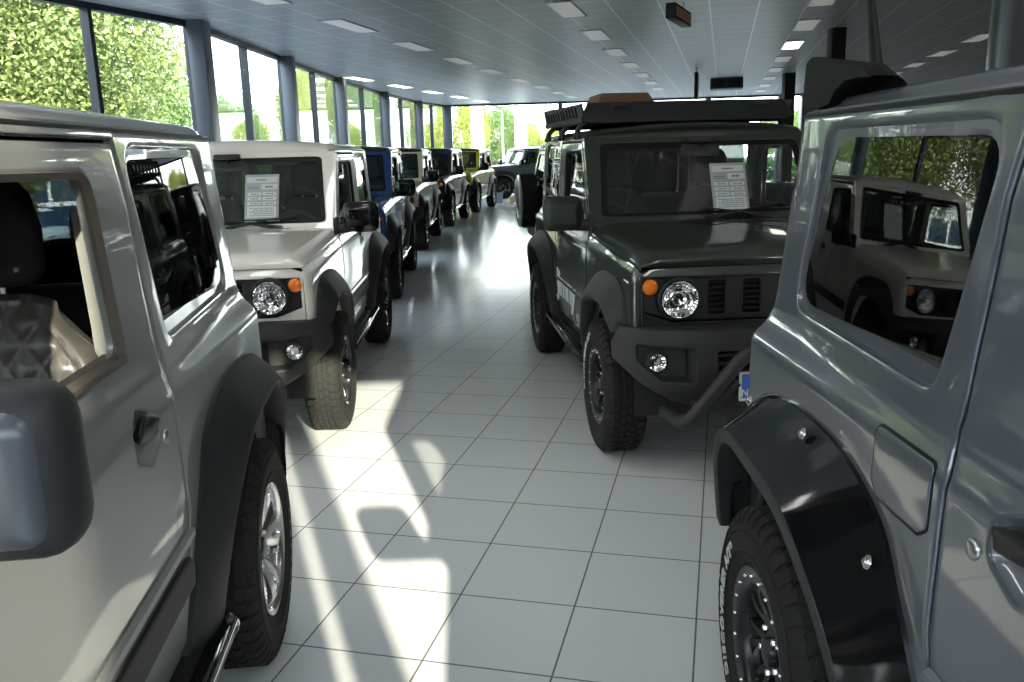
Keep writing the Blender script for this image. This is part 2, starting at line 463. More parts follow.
        rows.append([(x+.012*(1-(y/.66)**2)*smooth((x-1.3)/.25), y, z) for y, z in full])
    h.grid(rows); MESH['hood'] = h.mesh('hood', 40, True)
    v = MB()
    for k in range(5):
        v.box((.537, .12+.045*k, 1.117), (.549, .145+.045*k, 1.1225), .002)
    MESH['cowl_vent'] = v.mesh('cowl_vent')
    # --- grille
    g = MB()
    def fgr(y, z): return (fnose(y, z)[0]-.018, y, z)
    lamp = [(s*.515+.098*math.cos(a), .862+.098*math.sin(a)) for s in (1,) for a in np.linspace(0, 2*math.pi, 41)[:-1]]
    lamp2 = [(-y, z) for y, z in lamp]
    slots = [rpoly([(c-.042, .782), (c+.042, .782), (c+.042, .938), (c-.042, .938)], .012, 3, 3) for c in (-.33, -.165, 0, .165, .33)]
    GRo = offset(GRh, .004)
    sheet(g, GRo, fgr, [lamp, lamp2]+slots, res=.03, thick=.012, edge=.004, out=1)
    o1 = [fnose(*p) for p in GRh]; o1 = [(x-.003, y, z) for x, y, z in o1]; o2 = [(fgr(*p)[0]-.002, *p) for p in GRo]
    MESH['grille'] = g.mesh('grille', 35)
    s = MB()
    for c in (-.33, -.165, 0, .165, .33):
        x0 = fgr(c, .86)[0]
        s.box((x0-.075, c-.05, .775), (x0-.06, c+.05, .945))
        for sx in (-1, 1): s.box((x0-.06, c+sx*.0425-.002, .785), (x0-.006, c+sx*.0425+.002, .935))
        for k in range(6):
            z = .796+.0255*k
            s.box((x0-.045, c-.041, z), (x0-.012, c+.041, z+.008), .003)
    MESH['grille_slats'] = s.mesh('grille_slats')
    # head lamp, signal, fog lamp (left; x = facing)
    l = MB(); l.lathe([(.0, -.055), (.02, -.055), (.05, -.045), (.074, -.02), (.083, .0), (.085, .002)], 36, axis='x'); MESH['lamp_bowl'] = l.mesh('lamp_bowl', 30)
    l = MB(); l.lathe([(.105, -.03), (.1, .0), (.098, .008), (.092, .011), (.0885, .006), (.087, -.004)], 40, axis='x'); MESH['lamp_bezel'] = l.mesh('lamp_bezel')
    l = MB(); l.lathe([(.087, .0), (.08, .009), (.06, .017), (.03, .022), (.0, .0235)], 40, axis='x'); MESH['lamp_lens'] = l.mesh('lamp_lens')
    l = MB(); l.lathe([(0, .006), (.022, .004), (.026, 0), (.026, -.03)], 20, axis='x'); l.box((-.03, -.022, .025), (-.005, .022, .05), .003); MESH['lamp_bulb'] = l.mesh('lamp_bulb')
    l = MB(); l.lathe([(.037, -.01), (.036, .004), (.03, .011), (.015, .016), (0, .017)], 28, axis='x'); MESH['signal'] = l.mesh('signal')
    l = MB(); l.lathe([(.046, -.02), (.045, .006), (.038, .008), (.036, -.002)], 28, axis='x'); MESH['signal_bezel'] = l.mesh('signal_bezel')
    l = MB(); l.lathe([(.052, -.02), (.051, .006), (.043, .010), (.040, .0)], 28, axis='x'); MESH['fog_bezel'] = l.mesh('fog_bezel')
    l = MB(); l.lathe([(0, -.02), (.02, -.018), (.04, 0.0)], 28, axis='x'); MESH['fog_bowl'] = l.mesh('fog_bowl')
    l = MB(); l.lathe([(.041, .0), (.03, .006), (0, .009)], 28, axis='x'); MESH['fog_lens'] = l.mesh('fog_lens')
    # --- front bumper
    fb = MB()
    def fbum(y, z):
        a = abs(y)
        x = 1.745-.02*(a/.45)**2 if a < .45 else 1.725-.012*((a-.45)/.06 if a < .51 else 1)-.235*(max(0, a-.47)/.345)**2.3
        x += -.05*smooth((.47-z)/.09)-.012*smooth((z-.68)/.05)+.012*smooth(1-abs(z-.60)/.10)*(a < .43)
        return (x, y, z)
    FO = [(.800, .700), (.815, .66), (.812, .58), (.70, .475), (.56, .395), (.44, .365)]
    FO = [(.78, .738)]+FO+[(-y, z) for y, z in reversed(FO)]+[(-.78, .738)]
    fogr = rpoly([(.475, .500), (.475, .655), (.72, .665), (.715, .585), (.62, .505)], .018, 4, 5)
    fogl = [(-y, z) for y, z in fogr]
    lowg = rpoly([(.36, .445), (.385, .645), (-.385, .645), (-.36, .445)], .02, 4, 8)
    sheet(fb, FO, fbum, [fogr, fogl, lowg], res=.035, thick=.02, edge=.012, out=1, added_hedge=.006)
    fb.grid([[(fbum(y, .738)[0]-.012-d, y*(1-d*.05), .737+.0*d) for y in np.linspace(-.78, .78, 31)] for d in (0, .06, .16)])
    for sg in (1, -1):
        P = [np.array(fbum(y*sg, z)) for y, z in fogr]
        c = np.array((1.60, sg*.625, .585))
        P2 = [np.array((min(p[0]-.035, 1.64), c[1]+(p[1]-c[1])*.86, c[2]+(p[2]-c[2])*.86)) for p in P]
        P0 = [p-np.array((.006, 0, 0)) for p in P]
        if sg > 0: fb.grid([P0, P2], closed=True)
        else: fb.grid([P2, P0], closed=True)
        fb.add(P2, [tuple(range(len(P2))) if sg < 0 else tuple(reversed(range(len(P2))))])
    MESH['front_bumper'] = fb.mesh('front_bumper', 40, False)
    lg = MB(); lg.box((1.62, -.40, .43), (1.66, .40, .66))
    for k in range(5): lg.box((1.66, -.375, .465+.037*k), (1.718, .375, .478+.037*k), .004)
    MESH['bumper_grille'] = lg.mesh('bumper_grille')
    # --- door (left)
    d = MB()
    win = rpoly(WIN, [.04, .05, .06, .05, .10, .06], 6, 6)
    hdl = rpoly(HANDLE, .03, 5, 2)
    dr = offset(DOOR, .0035)
    sheet(d, dr, fside, [win, hdl], res=.03, thick=.035, edge=.006, out=-1, added_hedge=.004, gu=SGU, gv=SGV)
    cen = np.mean(np.array(hdl), 0)
    rings = []
    for k in (1., .93, .8, .55, .25, .02):
        rings.append([(lambda p: (p[0], p[1]-.004-.034*(1-k*k)**.8, p[2]))(fside(*(cen+(np.array(q_)-cen)*k))) for q_ in hdl])
    d.grid(rings, closed=True)
    # waist crease bar along the lower door
    MESH['door'] = d.mesh('door', 35)
    mo = MB()
    mo.grid([[(x, Yside(x, z)+e, z+.0) for x, in [(.50,), (.2,), (-.1,), (-.4,), (-.555,)]] for z, e in ((.690, .001), (.682, .012), (.668, .014), (.655, .001))])
    mo.grid([[(-.555, Yside(-.55, z), z) for z in (.69, .655)], [(-.555, Yside(-.55, z)+.012, z-.0) for z in (.685, .662)]])
    MESH['door_rib'] = mo.mesh('door_rib')
    mo = MB()
    sheet(mo, rpoly([(.49, .555), (.49, .640), (-.50, .640), (-.535, .615), (-.525, .555)], .012, 3, 4), lambda x, z: (x, Yside(x, z)+.013, z), res=.05, thick=.012, edge=.006, out=-1)
    MESH['side_moulding'] = mo.mesh('side_moulding')
    hb = MB()
    sheet(hb, rpoly([(-.422, 1.004), (-.350, 1.037), (-.290, 1.011), (-.292, .986), (-.416, .968)], .012, 4, 3), lambda x, z: (x, Yside(x, z)+.006+.006*smooth((z-.98)/.03), z), res=.02, thick=.018, edge=.005, out=-1)
    MESH['door_handle'] = hb.mesh('door_handle')
    kl = MB(); kl.lathe([(0, .005), (.010, .005), (.015, .003), (.017, 0), (.017, -.005)], 18); MESH['key_lock'] = kl.mesh('key_lock')
    # window surround rubber and runs
    ws = MB()
    wi = offset(win, .012); wo = offset(win, -.002)
    up = lambda l, e: [(x, Yside(x, z)-e, z) for x, z in l]
    for a, c in ((up(wo, -.0015), up(win, -.003)), (up(win, -.003), up(wi, .008)), (up(wi, .008), up(wi, .016))): band(ws, a, c)
    ws.box((-.37, .680, 1.141), (.08, .712, 1.158), .004)
    MESH['window_seal'] = ws.mesh('window_seal', 50)
    gdoor = MB(); sheet(gdoor, win, lambda x, z: (x, Yside(x, z)-.018, z), res=.12, thick=.004, edge=0, out=-1); MESH['door_glass'] = gdoor.mesh('door_glass')
    # inner door trim card
    dt = MB(); dt.grid([[(x, y, z) for x in (.48, .1, -.3, -.53)] for y, z in ((.680, 1.135), (.62, 1.135), (.60, 1.08), (.61, .90), (.56, .86), (.56, .80), (.62, .76), (.64, .45))]); MESH['door_trim'] = dt.mesh('door_trim')
    # quarter glass
    qg = MB(); sheet(qg, gl, lambda x, z: (x, Yside(-.6, z)-.017-.052*(x+.98)*.9-.014-.010*((x+.98)/.4)**2-.034*(z-1.34)-.004*((z-1.34)/.19)**2, z), res=.05, thick=.004, edge=0, out=-1); MESH['quarter_glass'] = qg.mesh('quarter_glass')
    # windshield glass, frit, wipers
    wg = MB(); sheet(wg, offset(wsh, .001), lambda y, s_: (fws(y, s_)[0]-.006, *fws(y, s_)[1:]), res=.12, thick=.005, edge=0, out=1); MESH['windshield'] = wg.mesh('windshield')
    ft = MB(); fri = [(y*.945, .115+.035+(s_-.115)*.885) for y, s_ in wsh]
    L = lambda l, e: [np.array(fws(*p))+np.array((e, 0, 0)) for p in l]
    for a, c in ((L(wsh, -.001), L(fri, -.003)), (L(fri, -.003), L(fri, -.008))): band(ft, a, c)
    MESH['windshield_seal'] = ft.mesh('windshield_seal', 60)
    for nm, y0, y1, s1 in (('wiper_a', -.10, .47, .19), ('wiper_b', .40, -.12+.0, .0)):
        w = MB()
        if nm == 'wiper_a': p0, p1, pa = (-.08, .015), (.45, .20), (-.40, .10)
        else: p0, p1, pa = (.40, .015), (-.05, .175), (.55, .1)
        W = lambda y, s_, e=.02: tuple(np.array(fws(y, s_))+np.array((e, 0, .008)))
        m = ((p0[0]+p1[0])/2, (p0[1]+p1[1])/2+.02)
        w.tube([W(*p0, .015), W(*m, .03)], [.011, .007], 8)
        a_, e_ = (m[0]-(p1[0]-p0[0])*.42, m[1]-(p1[1]-p0[1])*.42+.02), p1
        w.tube([W(*a_, .012), W(*m, .016), W(*e_, .012)], .008, 8, flat=.6)
        w.disc(W(*p0, .02), (1, 0, .5), .016); w.cyl(W(*p0, .0), W(*p0, .024), .016, 12)
        MESH[nm] = w.mesh(nm)
    # --- mirror (left)
    mi = MB(); mi.box((.445, .752, 1.088), (.545, .975, 1.282), .042, seg=4); MESH['wing_mirror'] = mi.mesh('wing_mirror', 50)
    mc = MB(); mc.box((.50, .776, 1.110), (.558, .954, 1.262), .028, seg=5); MESH['mirror_cap'] = mc.mesh('mirror_cap', 50)
    ma = MB(); ma.box((.44, .69, 1.085), (.52, .80, 1.145), .018); ma.box((.40, .685, 1.075), (.53, .715, 1.185), .012); MESH['mirror_arm'] = ma.mesh('mirror_arm')
    mg = MB(); sheet(mg, rpoly([(.775, 1.11), (.955, 1.11), (.955, 1.26), (.775, 1.26)], .03, 4, 3), lambda y, z: (.4445, y, z), res=.05, thick=.003, edge=0, out=-1); MESH['mirror_glass'] = mg.mesh('mirror_glass')
    # --- flares (left) built for both axles
    def resample(pts, n=56):
        P = np.array(pts, float); k = len(P); out = []
        for u in np.linspace(0, k-1, n):
            i = min(int(u), k-2); t = u-i
            p0, p1, p2, p3 = P[max(i-1, 0)], P[i], P[i+1], P[min(i+2, k-1)]
            out.append(.5*((2*p1)+(-p0+p2)*t+(2*p0-5*p1+4*p2-p3)*t*t+(-p0+3*p1-3*p2+p3)*t**3))
        return np.array(out)
    RB = [(.66, .40), (.57, .575), (.45, .76), (.36, .86), (.17, .926), (-.08, .935), (-.30, .905), (-.42, .82), (-.50, .68), (-.53, .50)]
    RK = [(.49, .37), (.455, .47), (.39, .62), (.275, .725), (.125, .80), (-.10, .82), (-.31, .815), (-.41, .73), (-.46, .60), (-.48, .48)]
    RY = [.765, .778, .802, .815, .8225, .8225, .8225, .818, .80, .785]
    FB = [(-.57, .41), (-.535, .60), (-.44, .78), (-.34, .865), (-.12, .925), (.10, .93), (.22, .912), (.305, .85), (.345, .77), (.36, .695)]
    FK = [(-.50, .38), (-.47, .54), (-.38, .68), (-.28, .755), (-.10, .80), (.07, .805), (.16, .795), (.235, .765), (.29, .725), (.31, .69)]
    FY = [.775, .80, .815, .822, .8225, .8225, .8225, .82, .81, .80]
    def flare(cx, B, K, Y, extra=0., lipw=.022, bulge=.010):
        m = MB(); B = resample(B); K = resample(K); Y = resample([(y, 0) for y in Y])[:, 0]+extra
        rows = []
        bx = lambda p: (cx+p[0], Yside(cx+p[0], p[1]), p[1])
        r0 = [np.array(bx(p))-np.array((0, .012, 0)) for p in B]
        r1 = [np.array(bx(p))+np.array((0, .010, 0)) for p in B]
        c = np.array((0, .345))
        def mixr(t, e, bulge): return [np.array(bx(p))*(1-t)+np.array((cx+k[0], y, k[1]))*t+np.array((0, e+bulge, 0)) for p, k, y in zip(B, K, Y)]
        mids = [mixr(t, .010*(1-t), bulge*math.sin(t*math.pi)) for t in (.12, .35, .6, .82, .94)]
        r2 = [np.array((cx+k[0], y, k[1])) for k, y in zip(K, Y)]
        kk = [c+(k-c)*(1-.012/np.linalg.norm(k-c)) for k in K]
        r3 = [np.array((cx+k[0], y-.003, k[1])) for k, y in zip(kk, Y)]
        k2 = [c+(k-c)*(1-lipw/np.linalg.norm(k-c)) for k in K]
        r4 = [np.array((cx+k[0], y-.016, k[1])) for k, y in zip(k2, Y)]
        r5 = [np.array((cx+k[0], y-.09, k[1]+.01)) for k, y in zip(k2, Y)]
        m.grid([r0, r1]+mids+[r2, r3, r4, r5])
        for side in (0, -1):
            l = [tuple(r[side]) for r in [r0, r1]+mids+[r2, r3, r4, r5]]
            m.add(l, [tuple(range(len(l))) if side else tuple(reversed(range(len(l))))])
        return m, (r2, r3, r4, r5), B, K, Y
    MESH['flare_f'] = flare(1.125, FB, FK, FY)[0].mesh('fender_flare', 45)
    MESH['flare_r'] = flare(-1.125, RB, RK, RY)[0].mesh('fender_flare', 45)
    for key, cx, B, K, Y in (('f', 1.125, FB, FK, FY), ('r', -1.125, RB, RK, RY)):
        if key == 'r': B, K, Y = [(.70, .29)]+B, [(.50, .27)]+K, [.765]+Y
        m, rr, B2, K2, Y2 = flare(cx, B, K, Y, .03, .014, -.004)
        MESH['wide_'+key] = m.mesh('fender_flare', 45)
        lp = MB(); c = np.array((0, .345)); rows = []
        for dr_, dy in ((-.001, .002), (.002, .007), (.038, .007), (.044, .002), (.046, -.08)):
            rows.append([(cx+(c+(k-c)*(1-dr_/np.linalg.norm(k-c)))[0], y+dy-.004, (c+(k-c)*(1-dr_/np.linalg.norm(k-c)))[1]) for k, y in zip(K2, Y2)])
        lp.grid(rows); MESH['widelip_'+key] = lp.mesh('flare_lip', 45)
        bt = []
        for u in (8, 19, 30, 40, 49):
            p = np.array((cx+B2[u][0], Yside(cx+B2[u][0], B2[u][1])+.012, B2[u][1])); k = np.array((cx+K2[u][0], Y2[u], K2[u][1]))
            q = p*.85+k*.15; q[1] += .012; dd = k-p; n = np.array((-dd[0]*.0, 1., .35)); bt.append((q, n))
        MESH['bolts_'+key] = bt
    b1 = MB(); b1.lathe([(0, .008), (.006, .008), (.008, .006), (.008, 0)], 8); b1.lathe([(.008, .002), (.013, .0015), (.014, 0)], 14); MESH['flare_bolt'] = b1.mesh('flare_bolt')
    # wheel well liners, floor pan, frame
    u = MB()
    for cx in (1.125, -1.125):
        for sg in (1, -1):
            A = arc(cx, .345, .44, -5, 185, 20)
            u.grid([[(x, sg*.715, z) for x, z in A], [(x, sg*.42, z) for x, z in A]]); u.add([(x, sg*.42, z) for x, z in A], [tuple(range(len(A)))])
        u.cyl((cx, -.62, .345), (cx, .62, .345), .045, 12); u.box((cx-.11, -.02-.1, .25), (cx+.11, .18-.1, .45), .05)
        for sg in (1, -1):
            u.tube([(cx+.03, sg*.47, .38+.028*k) for k in range(12)], .012, 6)
            u.cyl((cx+.03, sg*.47, .36), (cx+.03, sg*.47, .70), .055, 12)
    u.box((-1.62, -.40, .40), (1.5, -.30, .52), .01); u.box((-1.62, .30, .40), (1.5, .40, .52), .01)
    u.box((-.66, -.68, .42), (.66, .68, .47), .01); u.box((-1.62, -.41, .52), (-.66, .41, .60), .01); u.box((.66, -.41, .56), (1.5, .41, .70), .02)
    u.box((.66, -.41, .70), (.70, .41, 1.05)); u.box((-1.63, -.42, .58), (-.60, .42, .62))
    for sg in (1, -1): u.box((-1.62, min(sg*.42, sg*.66), .785), (-.62, max(sg*.42, sg*.66), .80)); u.box((.68, min(sg*.42, sg*.66), .80), (1.5, max(sg*.42, sg*.66), .82))
    MESH['underbody'] = u.mesh('underbody')
    # --- cabin
    c = MB()
    c.box((.30, -.64, .86), (.64, .64, 1.06), .05, seg=3); c.box((.36, -.62, 1.02), (.52, .62, 1.085), .03, seg=3); c.box((.26, .18, 1.03), (.42, .53, 1.13), .03, seg=3); c.box((.235, -.12, .88), (.31, .12, 1.09), .02); c.box((-.45, -.10, .47), (.30, .10, .66), .04)
    MESH['dashboard'] = c.mesh('dashboard')
    sw = MB(); ring = []
    for k in range(33):
        a = 2*math.pi*k/32; ring.append((.135+.05*math.sin(a)*-1+.0, .355+.185*math.cos(a), 1.03+.17*math.sin(a)))
    sw.tube(ring, .014, 8, caps=False); sw.box((.12, .30, .98), (.16, .41, 1.06), .015); sw.tube([(.135, .19, 1.03), (.135, .52, 1.03)], .012, 6); sw.cyl((.15, .355, 1.02), (.32, .355, .98), .035, 12)
    MESH['steering_wheel'] = sw.mesh('steering_wheel')
    def seatback(quilt):
        m = MB(); nu, nv = (88, 84) if quilt else (13, 13)
        def P(u, v, front):
            z = .62+.64*v; w = (.245+.02*math.sin(v*math.pi))*(1-.34*smooth((v-.70)/.30)**1.6)
            rd = max(0, 1-((abs(u)-.88)/.12)**2) if abs(u) > .88 else 1
            th = .048*math.sqrt(max(0, rd))*(1-.55*smooth((v-.9)/.1)**2)
            bol = .014*smooth((abs(u)-.62)/.25)*(1-smooth((v-.75)/.2))
            x = -.355-.155*v+(th+bol if front else -th)
            if front and quilt and abs(u) < .93:
                a = (u*w/.070+v*.64/.100)*math.pi; b_ = (u*w/.070-v*.64/.100)*math.pi
                g = min(abs(math.sin(a)), abs(math.sin(b_)))
                fade = 1-smooth((abs(u)-.87)/.02)
                x += .020*(g**.6-1)*fade-.008*math.exp(-((abs(u)-.895)/.015)**2)
            zz = z-.02*(u**4)*smooth((v-.8)/.2)
            return (x, u*w, zz)
        for fr_ in (True, False):
            rows = [[P(u_, v_, fr_) for u_ in np.linspace(-1, 1, nu)] for v_ in np.linspace(0, 1, nv)]
            m.grid(rows if fr_ else [r_[::-1] for r_ in rows])
        top = [P(u_, 1, True) for u_ in np.linspace(-1, 1, nu)]; tb = [P(u_, 1, False) for u_ in np.linspace(-1, 1, nu)]
        m.grid([top, [((a[0]+b_[0])/2, a[1], a[2]+.012) for a, b_ in zip(top, tb)], tb])
        return m
    MESH['seat_back_q'] = seatback(True).mesh('seat_backrest', 70); MESH['seat_back'] = seatback(False).mesh('seat_backrest', 70)
    sc = MB(); sc.box((-.34, -.25, .56), (.18, .25, .72), .06, seg=4); MESH['seat_cushion'] = sc.mesh('seat_cushion', 60)
    hr = MB()
    rows = []
    for v_, w, t in ((0, .06, .015), (.02, .115, .04), (.12, .133, .052), (.5, .135, .055), (.8, .118, .052), (.95, .09, .04), (1., .05, .015)):
        z = 1.285+.235*v_; x0 = -.525-.03*v_+.012*v_*v_
        rows.append([(x0+t*math.copysign(abs(math.cos(a))**.6, math.cos(a)), w*math.copysign(abs(math.sin(a))**.6, math.sin(a)), z) for a in np.linspace(0, 2*math.pi, 25)[:-1]])
    hr.grid(rows, closed=True); hr.add(rows[-1], [tuple(range(24))]); hr.add(rows[0], [tuple(reversed(range(24)))])
    MESH['headrest'] = hr.mesh('headrest', 60, True)
    hp = MB()
    for s_ in (-.05, .05): hp.cyl((-.52, s_, 1.24), (-.525, s_, 1.30), .007, 10); hp.lathe([(0, 0)], 1) if 0 else None
    MESH['headrest_post'] = hp.mesh('headrest_post')
    rs = MB(); rs.box((-1.22, -.56, .85), (-1.08, -.01, 1.20), .05, seg=3); rs.box((-1.22, .01, .85), (-1.08, .56, 1.20), .05, seg=3); rs.box((-1.15, -.56, .76), (-.70, .56, .90), .05, seg=3)
    MESH['rear_seat'] = rs.mesh('rear_seat', 60)
    hl = MB(); hl.grid([[(x, y, 1.615-.04*(abs(y)/.6)**4) for y in np.linspace(-.615, .615, 9)] for x in np.linspace(.2, -1.47, 8)]); MESH['headliner'] = hl.mesh('headliner')
    rv = MB(); rv.box((.285, -.12, 1.475), (.31, .12, 1.545), .012); rv.cyl((.31, 0, 1.53), (.345, 0, 1.56), .01, 8); rv.box((.27, -.08, 1.55), (.36, .08, 1.585), .012); MESH['rear_view_mirror'] = rv.mesh('rear_view_mirror')
    sv = MB(); sv.box((.17, .22, 1.548), (.27, .56, 1.575), .012); MESH['sun_visor'] = sv.mesh('sun_visor')
    st = MB(); st.tube([(-.475, .622, 1.44), (-.485, .628, 1.2), (-.49, .630, .95), (-.46, .62, .62)], .024, 6, flat=.12); st.box((-.50, .625, 1.42), (-.45, .655, 1.50), .008); MESH['seat_belt'] = st.mesh('seat_belt')
    qt = MB(); qt.grid([[(x, y, z) for x in (-.59, -.9, -1.3, -1.60)] for y, z in ((.665, 1.05), (.63, 1.05), (.615, 1.0), (.62, .62))]); MESH['side_trim'] = qt.mesh('side_trim')
    bp_ = MB(); sheet(bp_, [(-.40, 1.56), (-.585, 1.56), (-.66, 1.14), (-.60, .80), (-.52, .80), (-.44, 1.12)], lambda x, z: (x, Yside(x, z)-.045, z), res=.06, thick=.01, edge=.004, out=1); MESH['pillar_trim'] = bp_.mesh('pillar_trim')
    # --- rear door, spare wheel carrier, rear bumper
    rd = MB()
    rdh = rpoly([(.46, 1.14), (.44, 1.50), (-.44, 1.50), (-.46, 1.14)], .06, 5, 6)
    sheet(rd, offset(rdo, .004), lambda y, z: (-xrear(z)-.008, y, z), [rdh], res=.06, thick=.05, edge=.008, out=-1); MESH['rear_door'] = rd.mesh('rear_door')
    rg = MB(); sheet(rg, rdh, lambda y, z: (-xrear(z)+.006, y, z), res=.2, thick=.004, edge=0, out=-1); MESH['rear_glass'] = rg.mesh('rear_glass')
    rb = MB()
    rows = []
    for y in np.linspace(-.80, .80, 25):
        e = .20*(max(0, abs(y)-.6)/.2)**2
        rows.append([(-1.61+e*.5, y, .62), (-1.705+e, y, .615), (-1.725+e, y, .58), (-1.725+e, y, .47), (-1.70+e, y, .44), (-1.55+e*.5, y, .43)])
    rb.grid(rows); MESH['rear_bumper'] = rb.mesh('rear_bumper', 40, True)
    tl_ = MB(); tl_.box((-1.735, .50, .49), (-1.715, .70, .565), .008); MESH['tail_lamp'] = tl_.mesh('tail_lamp')
    mf = MB(); mf.box((-1.575, .64, .41), (-1.56, .79, .66), .006); mf.box((-1.63, .60, .56), (-1.56, .70, .61), .006); MESH['mud_flap'] = mf.mesh('mud_flap')
    # --- running boards (left)
    rbm = MB(); rbm.box((-.64, .655, .380), (.60, .748, .402), .006)
    for x in (-.45, 0, .45): rbm.cyl((x, .5, .40), (x, .74, .38), .018, 8)
    MESH['step_top'] = rbm.mesh('running_board')
    rt = MB(); rt.tube([(-.672, .765, .362), (-.66, .765, .362), (.60, .765, .362), (.612, .765, .362)], [.026, .034, .034, .026], 20); MESH['step_tube'] = rt.mesh('step_tube', 60)
    rt = MB(); rt.tube([(-.665, .765, .362), (-.656, .765, .362)], [.0348, .0348], 20); rt.tube([(.6, .7915, .377), (-.65, .7915, .377)], .007, 8); MESH['step_glint_trim'] = rt.mesh('step_glint_trim', 60)  # bright strip along the tube stands in for a reflected line
    # --- fuel flap (right)
    fu = MB(); fo = rpoly([(-.808, 1.026), (-.60, 1.026), (-.602, .912), (-.63, .893), (-.782, .893), (-.808, .918)], .015, 4, 3)
    sheet(fu, fo, lambda x, z: (x, -Yside(x, z)-.003, z), res=.04, thick=.004, edge=.002, out=1); MESH['fuel_flap'] = fu.mesh('fuel_flap')
    fu = MB(); sheet(fu, offset(fo, -.005), lambda x, z: (x, -Yside(x, z)-.0012, z), [offset(fo, .004)], res=.04, thick=.003, edge=0, out=1); MESH['fuel_gap'] = fu.mesh('fuel_gap')

def build_wheels():
    t = MB()
    prof = [(.195, .07), (.205, .088), (.222, .097), (.25, .103), (.28, .103), (.305, .099), (.322, .092), (.334, .080), (.337, .06), (.3375, 0)]
    prof = prof+[(r, -y) for r, y in reversed(prof[:-1])]
    t.lathe(list(reversed(prof)), 64)
    N = 46
    for k in range(N):
        for ri, (y0, y1) in enumerate(((-.078, -.047), (-.041, -.016), (-.012, .012), (.016, .041), (.047, .078))):
            off = (ri % 2)*.5+(.15 if ri == 2 else 0); w = .80 if abs(ri-2) == 2 else .72
            a0 = 2*math.pi*(k+off)/N; a1 = 2*math.pi*(k+off+w)/N; sk = .25*2*math.pi/N*(1 if ri < 2 else -1)*(ri != 2)
            am = (a0+a1)/2+.16*2*math.pi/N
            v = []
            for r in (.335, .346):
                e = .0015 if r > .34 else 0
                for y, s_ in ((y0+e, 0), ((y0+y1)/2, sk*.6), (y1-e, 0)):
                    v.append((r*math.cos(a0+s_+e), y, r*math.sin(a0+s_+e)))
                for y, s_ in ((y1-e, 0), ((y0+y1)/2, sk*.6), (y0+e, 0)):
                    v.append((r*math.cos(a1+s_-e), y, r*math.sin(a1+s_-e)))
            t.add(v, [(11, 10, 9, 8, 7, 6)]+[(i, i+6, (i+1) % 6+6, (i+1) % 6) for i in range(6)])
        for sg in (1, -1):   # shoulder lugs running down the sidewall
            a0 = 2*math.pi*(k+.1)/N; a1 = 2*math.pi*(k+.62)/N
            v = []
            for r, y in ((.345, .078), (.330, .0935), (.309, .1015)):
                for a in (a0, a1): v.append((r*math.cos(a), sg*y, r*math.sin(a)))
            for r, y in ((.335, .07), (.32, .085), (.300, .097)):
                for a in (a0, a1): v.append((r*math.cos(a), sg*y, r*math.sin(a)))
            F = [(0, 1, 3, 2), (2, 3, 5, 4), (0, 2, 8, 6), (2, 4, 10, 8), (1, 7, 9, 3), (3, 9, 11, 5), (4, 5, 11, 10)]
            t.add(v, F if sg < 0 else [tuple(reversed(f)) for f in F])
    for r in (.24, .29):
        t.lathe([(r-.002, .1025), (r, .1055), (r+.002, .1025)], 64)
    MESH['tyre'] = t.mesh('wheel', 40)
    def barrel(m, face):
        m.lathe([(.150, face-.05), (.165, -.02), (.178, -.06), (.198, -.085), (.203, -.09)], 48)
        m.lathe([(.176, .055), (.186, .078), (.194, .090), (.203, .094), (.207, .088), (.205, .07)], 64)
        m.lathe([(.172, .05), (.168, .02), (.165, -.02)], 48)
    # silver alloy: five split spokes
    a = MB()
    ang = lambda th, r: (r*math.cos(R(th)), r*math.sin(R(th)))
    holes = []
    for k in range(5):
        th = 90+72*k
        holes.append(rpoly([ang(th-2.5, .098), ang(th-8.5, .170), ang(th, .174), ang(th+8.5, .170), ang(th+2.5, .098)], .006, 3, 3))
        m_ = th+36
        holes.append(rpoly([ang(m_-13, .074), ang(m_-15.5, .168), ang(m_-7, .173), ang(m_+7, .173), ang(m_+15.5, .168), ang(m_+13, .074), ang(m_, .068)], .012, 3, 3))
    circ = [ang(i*5, .180) for i in range(72)]
    def fa(u, v):
        r = math.hypot(u, v); return (u, .052+.030*smooth((r-.03)/.13)+(.006*math.cos(R(5*(math.degrees(math.atan2(v, u))-90))) if r > .05 else 0), v)
    sheet(a, circ, fa, holes, res=.014, thick=.035, edge=.004, out=-1)
    for k in range(5):
        th = R(90+36+72*k); q = MB(); q.lathe([(0, .012), (.006, .012), (.009, .009), (.0095, 0)], 6)
        a.add([(x+.056*math.cos(th), y+.054, z+.056*math.sin(th)) for x, y, z in q.v], q.f, 1)
    barrel(a, .05); MESH['alloy'] = a.mesh('rim', 40, False)
    # black off-road rim: seven split Y spokes in a bolted ring
    a = MB(); holes = []
    for k in range(7):
        th = 90+360/7*k; m_ = th+180/7
        holes.append(rpoly([ang(th-2, .092), ang(th-8, .152), ang(th, .155), ang(th+8, .152), ang(th+2, .092)], .005, 3, 3))
        holes.append(rpoly([ang(m_-10, .070), ang(m_-11.5, .150), ang(m_, .156), ang(m_+11.5, .150), ang(m_+10, .070)], .008, 3, 3))
    circ = [ang(i*5, .168) for i in range(72)]
    def fo(u, v):
        r = math.hypot(u, v); return (u, .040+.022*smooth((r-.04)/.10), v)
    sheet(a, circ, fo, holes, res=.014, thick=.04, edge=.004, out=-1)
    a.lathe([(.150, .04), (.156, .068), (.162, .082), (.168, .087), (.190, .090), (.202, .092), (.206, .086), (.204, .07)], 64)
    a.lathe([(.150, -.01), (.165, -.02), (.178, -.06), (.198, -.085), (.203, -.09)], 48); a.lathe([(.156, .06), (.160, .02), (.150, -.02)], 48)
